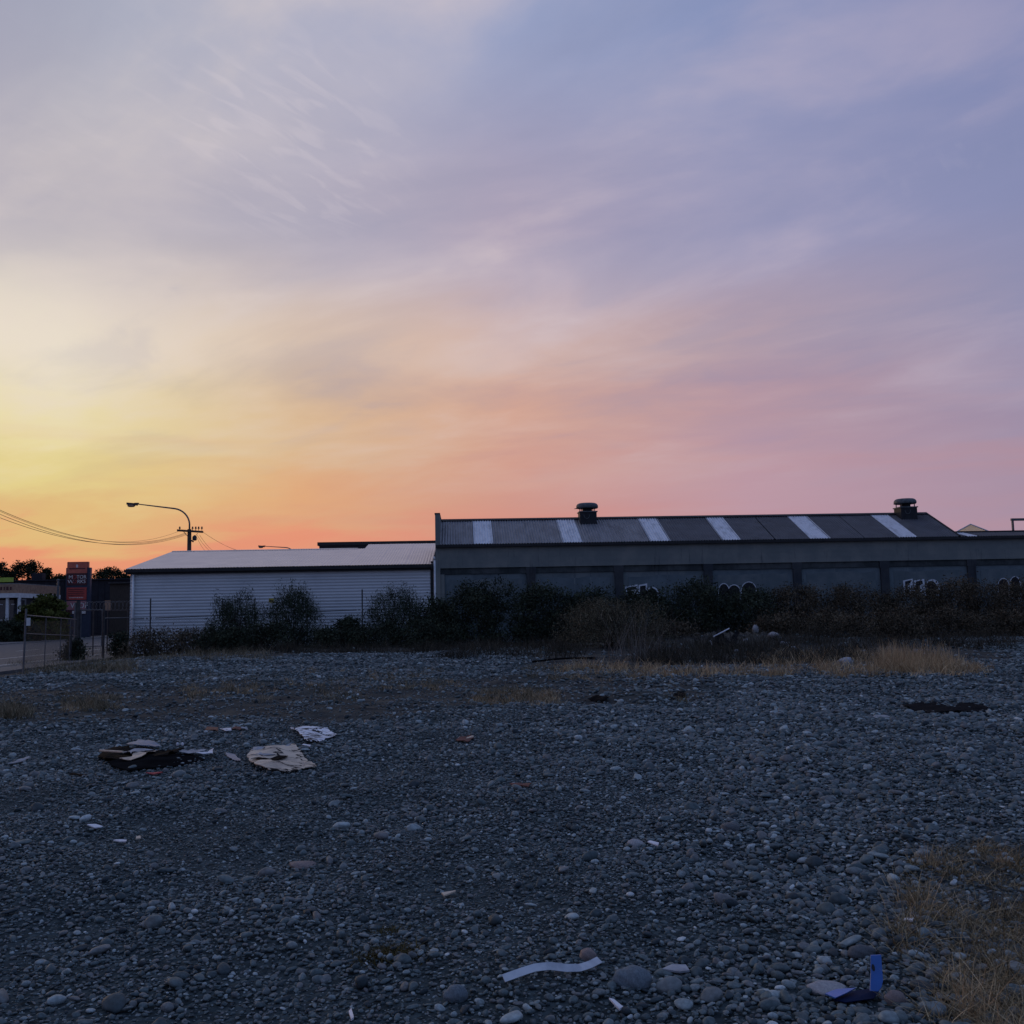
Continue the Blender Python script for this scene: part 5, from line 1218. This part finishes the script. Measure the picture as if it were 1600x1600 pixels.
quadstrip([(1302, 1564), (1340, 1561), (1378, 1558), (1366, 1572), (1322, 1578), (1304, 1574)], (.03, .03, .04, .03, .03, .03), 'bluedark', 'dark_base')
quadstrip([(1290, 1570), (1308, 1565), (1338, 1565), (1324, 1571), (1306, 1577)], (.045, .05, .055, .05, .045), 'blue', 'torn_tip')
KEEP.append((c.x-.07, c.y, .14))
# rubbish in the brush
def rubble(px, py, top, hw, mt, seed, name, label):
    c = G(px, py); Y = c.y; sc = Y/1600; me = stone_mesh(200+seed, 3, .9); me.materials.clear(); me.materials.append(MT[mt])
    o = bpy.data.objects.new(name, me); COL.objects.link(o); mz = max(v.co.z for v in me.vertices); hh = (py-top)*sc
    o.scale = (hw*sc, hw*sc*.8, hh*.62/mz); o.location = (c.x, c.y, c.z+hh*.4); o.rotation_euler = (.1, .2, seed)
    tag(o, label, 'stone chip' if 'chip' in name else 'scrap')
rubble(1181, 1003, 989, 8, 'palerock', 1, 'plastic_bag', 'upright crumpled white bag in the brown brush')
rubble(1209, 1006, 996, 12, 'palerock', 2, 'concrete_lump', 'rounded white concrete lump right of the white bag')
rubble(1322, 1040, 1027, 16, 'cardgrey', 3, 'concrete_slab', 'tilted grey slab half buried in the straw grass')
c = G(1128, 1010); sc = c.y/1600
wd = thing('wrecked_frame', 'black wreckage with a white slanting bar in the brown brush', 'wreckage', (c.x, c.y, c.z))
def wp(px, py, dy=0): return Vector((c.x+(px-1128)*sc, c.y+dy, c.z+(1010-py)*sc))
sheet_mesh([(1116, 1012), (1136, 1014), (1152, 1011), (1156, 1004), (1140, 1001), (1122, 1004)], 'blackplastic', 'black_tarpaulin', parent=wd, lift=.14, crumple=.12, thick=.02, seed=77, res=.18)
m = MB(); m.tube([wp(1114, 995, -.1), wp(1142, 983, .1)], .022, 6); m.build('white_bar', 'paper', wd)
m = MB(); m.tube([wp(1108, 1001, -.12), wp(1112, 1009, -.12)], .025, 6); m.build('white_bar', 'paper', wd)
m = MB(); m.tube([wp(1106, 1012, -.1), wp(1113, 996, -.06), wp(1142, 984, .12), wp(1146, 1005, .2)], .018, 6); m.build('frame_tube', 'rust', wd)
for px in (1108.5, 1145):
    m = MB(); m.tube([wp(px, 1008 if px < 1120 else 1000, -.05), wp(px, 1016, -.05)], .016, 6); m.build('frame_leg', 'rust', wd)
for k, (px, py, hw) in enumerate(((1165, 1008, 5), (1194, 1010, 4), (1226, 1009, 6), (1240, 1014, 5), (1100, 1018, 4), (1150, 1019, 5))):
    rubble(px, py, py-hw*.9, hw, ('palerock', 'darkrock', 'cardgrey')[k % 3], 10+k, 'stone_chip', ('small pale stone chip before the white bag', 'small dark stone chip between the white bag and concrete lump', 'small grey stone chip right of the concrete lump', 'pale stone chip at the end of the row of chips', 'small dark stone chip at the wreckage bar', 'small grey stone chip before the black wreckage')[k])
# thin dark pipe across the earth band
a, b_ = G(832, 1037), G(930, 1031); m = MB(); m.tube([a.lerp(b_, f)+Vector((0, 0, .05+.04*math.sin(f*3.1))) for f in np.linspace(0, 1, 9)], .03, 6)
o = m.build('dark_pipe', 'char', origin=a); tag(o, 'thin dark pipe lying in the grass before the olive brown bush', 'pipe')

scatter()

# ------------------------------------------------------------------ fences
def mesh_wires(m, A, B, z0, z1, pitch=.075, r=.0022):
    """chain link: zig-zag diagonals as thin three-sided wires between A and B (ground points)"""
    A, B = Vector(A), Vector(B); L = (B-A).length; d = (B-A)/L; h = z1-z0
    u = -h
    while u < L:
        for sgn in (1, -1):
            a0, b0 = (u, u+h)
            lo, hi = max(a0, 0), min(b0, L)
            if hi-lo < .02: continue
            f0, f1 = (lo-a0)/h, (hi-a0)/h
            za, zb = (z0+f0*h, z0+f1*h) if sgn > 0 else (z1-f0*h, z1-f1*h)
            p, q = A+d*lo, A+d*hi; m.tube([(p.x, p.y, za), (q.x, q.y, zb)], r, 3, False)
        u += pitch
def wall_fence():
    Y = 44.6
    xs = [onY(p, 960, Y).x for p in (205, 235, 348, 398, 480, 566, 640, 700)]
    t = thing('chain_link_fence', 'thin chain link fence with steel posts before the white shed', 'fence', (xs[2], Y, H(xs[2], Y)))
    z = lambda px: onY(px, 966-(px-235)*.0395, Y).z
    for px, x in zip((205, 235, 348, 398, 480, 566, 640, 700), xs):
        if px == 205: continue
        zt = onY(px, 935 if px != 566 else 921, Y).z
        m = MB(); m.tube([(x, Y, H(x, Y)-.1), (x, Y, zt)], .03, 7); m.build('post', 'rust', t)
    m = MB(); m.tube([(x, Y-.04, z(p)) for p, x in zip((205, 235, 348, 398, 480, 566, 640, 700), xs)], .018, 6); m.build('rail', 'rust', t)
    m = MB(); mesh_wires(m, (xs[0], Y-.02, 0), (xs[-1], Y-.02, 0), .35, 1.7, .11, .0022); w = m.build('chain_link_mesh', 'rust', t); w['kind'] = 'stuff'
    for k in range(3):
        m = MB(); m.tube([(xs[1], Y, 1.95+.2*k), (xs[-1], Y, 2.05+.2*k)], .004, 4); m.build('strand_wire', 'rust', t)
    for px in (235, 566):
        x = onY(px, 960, Y).x; zz = z(px)
        for dx in (-.2, -.04, .12, .2):
            m = MB(); m.box(x+dx-.025, x+dx+.03, Y-.085, Y-.06, zz-.06, zz+.05); m.build('insulator_tag', 'shopwhite', t)
wall_fence()
def side_fence():
    a, b_ = G(36, 1052), G(98, 1036)
    # panel of bars along the lot edge
    t = thing('bar_fence_panel', 'sagging tube fence panel with a small white tag along the road edge', 'fence panel', a)
    far = onY(120, 968, 43.2); top0, top1 = onY(42, 961.5, a.y), far
    post_top = onY(41, 951, a.y)
    m = MB(); m.tube([a-Vector((0, 0, .1)), post_top], .03, 8); m.build('post', 'steel', t)
    def along(f, z0, z1): return Vector((top0.x+(far.x-top0.x)*f, top0.y+(far.y-top0.y)*f, z0+(z1-z0)*f))
    m = MB(); m.tube([along(f, top0.z, far.z) for f in (0, .5, 1)], .022, 8); m.build('top_rail', 'steel', t)
    r0, r1 = onY(39, 990, a.y).z, onY(120, 993.5, 43.2).z
    m = MB(); m.tube([along(f, r0, r1) for f in (0, .5, 1)], .016, 8); m.build('middle_rail', 'steel', t)
    for f in (.32, .62, .84):
        p = along(f, top0.z, far.z); m = MB(); m.tube([(p.x-.02, p.y, H(p.x, p.y)-.05), p], .015, 7); m.build('bar', 'steel', t)
    p = along(.86, 1, 1); m = MB(); m.tube([(p.x, p.y-.05, H(p.x, p.y)-.05), (p.x, p.y-.05, 1.15)], .06, 8); m.build('stub_post', 'rust', t)
    q = onY(45, 971, a.y); m = MB(); m.box(q.x-.06, q.x+.06, q.y-.03, q.y-.02, q.z-.13, q.z+.11); m.build('tag', 'shopwhite', t)
    m = MB(); mesh_wires(m, (a.x, a.y, 0), (far.x, far.y, 0), .15, 1.62, .10, .0018); w = m.build('chain_link_mesh', 'rust', t); w['kind'] = 'stuff'
    # tall post and gate
    Y = 43.4; p = onY(122.5, 939, Y)
    t = thing('wire_gate', 'narrow tube framed gate hung on a tall heavy post near the shed corner', 'gate', (p.x, Y, H(p.x, Y)))
    m = MB(); m.tube([(p.x, Y, H(p.x, Y)-.1), (p.x, Y, p.z)], .085, 10); m.build('gate_post', 'rust', t)
    m = MB(); m.tube([(p.x-.10, Y-.06, H(p.x, Y)-.1), (p.x-.10, Y-.06, p.z-.06)], .04, 8); m.build('gate_post', 'steel', t)
    a0, a1 = onY(127.5, 952.5, Y), onY(160, 952.5, Y); zb = onY(140, 1010, Y).z
    m = MB(); m.tube([(a0.x, Y-.03, zb), (a0.x, Y-.03, a0.z), (a1.x, Y-.03, a1.z), (a1.x, Y-.03, zb), (a0.x, Y-.03, zb)], .026, 8); m.build('gate_frame', 'steel', t)
    m = MB(); mesh_wires(m, (a0.x, Y-.03, 0), (a1.x, Y-.03, 0), zb, a0.z, .09, .0018); w = m.build('chain_link_mesh', 'rust', t); w['kind'] = 'stuff'
    a2 = onY(162.5, 946, Y+.1); m = MB(); m.tube([(a2.x, Y+.1, H(a2.x, Y)-.1), (a2.x, Y+.1, a2.z)], .05, 8); m.build('latch_post', 'rust', t)
    # fence stub to the shed with a razor coil on top
    e0, e1 = onY(163, 966, 44), onY(202, 965, 45.7)
    t = thing('razor_wire_fence', 'short fence topped by coiled razor wire between gate and shed', 'fence', ((e0.x+e1.x)/2, 45, 0))
    m = MB(); m.tube([e0, e1], .022, 7); m.build('rail', 'steel', t)
    s0, s1 = onY(128, 947, 49), onY(204, 946, 47)
    for f in (.25, .95):
        q = s0.lerp(s1, f); m = MB(); m.tube([(q.x, q.y, H(q.x, q.y)-.15), (q.x, q.y, q.z+.2)], .03, 7); m.build('post', 'rust', t)
    pts = []; n = 13
    for k in range(n*14+1):
        f = k/(n*14); q = s0.lerp(s1, f); an = 2*math.pi*k/14
        d = (s1-s0).normalized(); pts.append(q+Vector((0, 0, 1))*.2*math.cos(an)+Vector((.55*d.x, .2, 0))*.30*math.sin(an))
    m = MB(); m.tube(pts, .011, 5); m.build('razor_coil', 'steel', t)
    m = MB(); m.tube([s0-Vector((0, 0, .22)), s1-Vector((0, 0, .22))], .012, 5); m.build('strand_wire', 'rust', t)
    q = onY(168, 946, 49.4); m = MB(); m.box(q.x-.13, q.x+.13, 49.4, 49.42, q.z-.24, q.z+.24); m.build('board', 'shopbrown', t)
    m = MB(); m.tube([(q.x, 49.45, H(q.x, 49.4)-.1), (q.x, 49.45, q.z-.1)], .03, 6); m.build('post', 'rust', t)
side_fence()
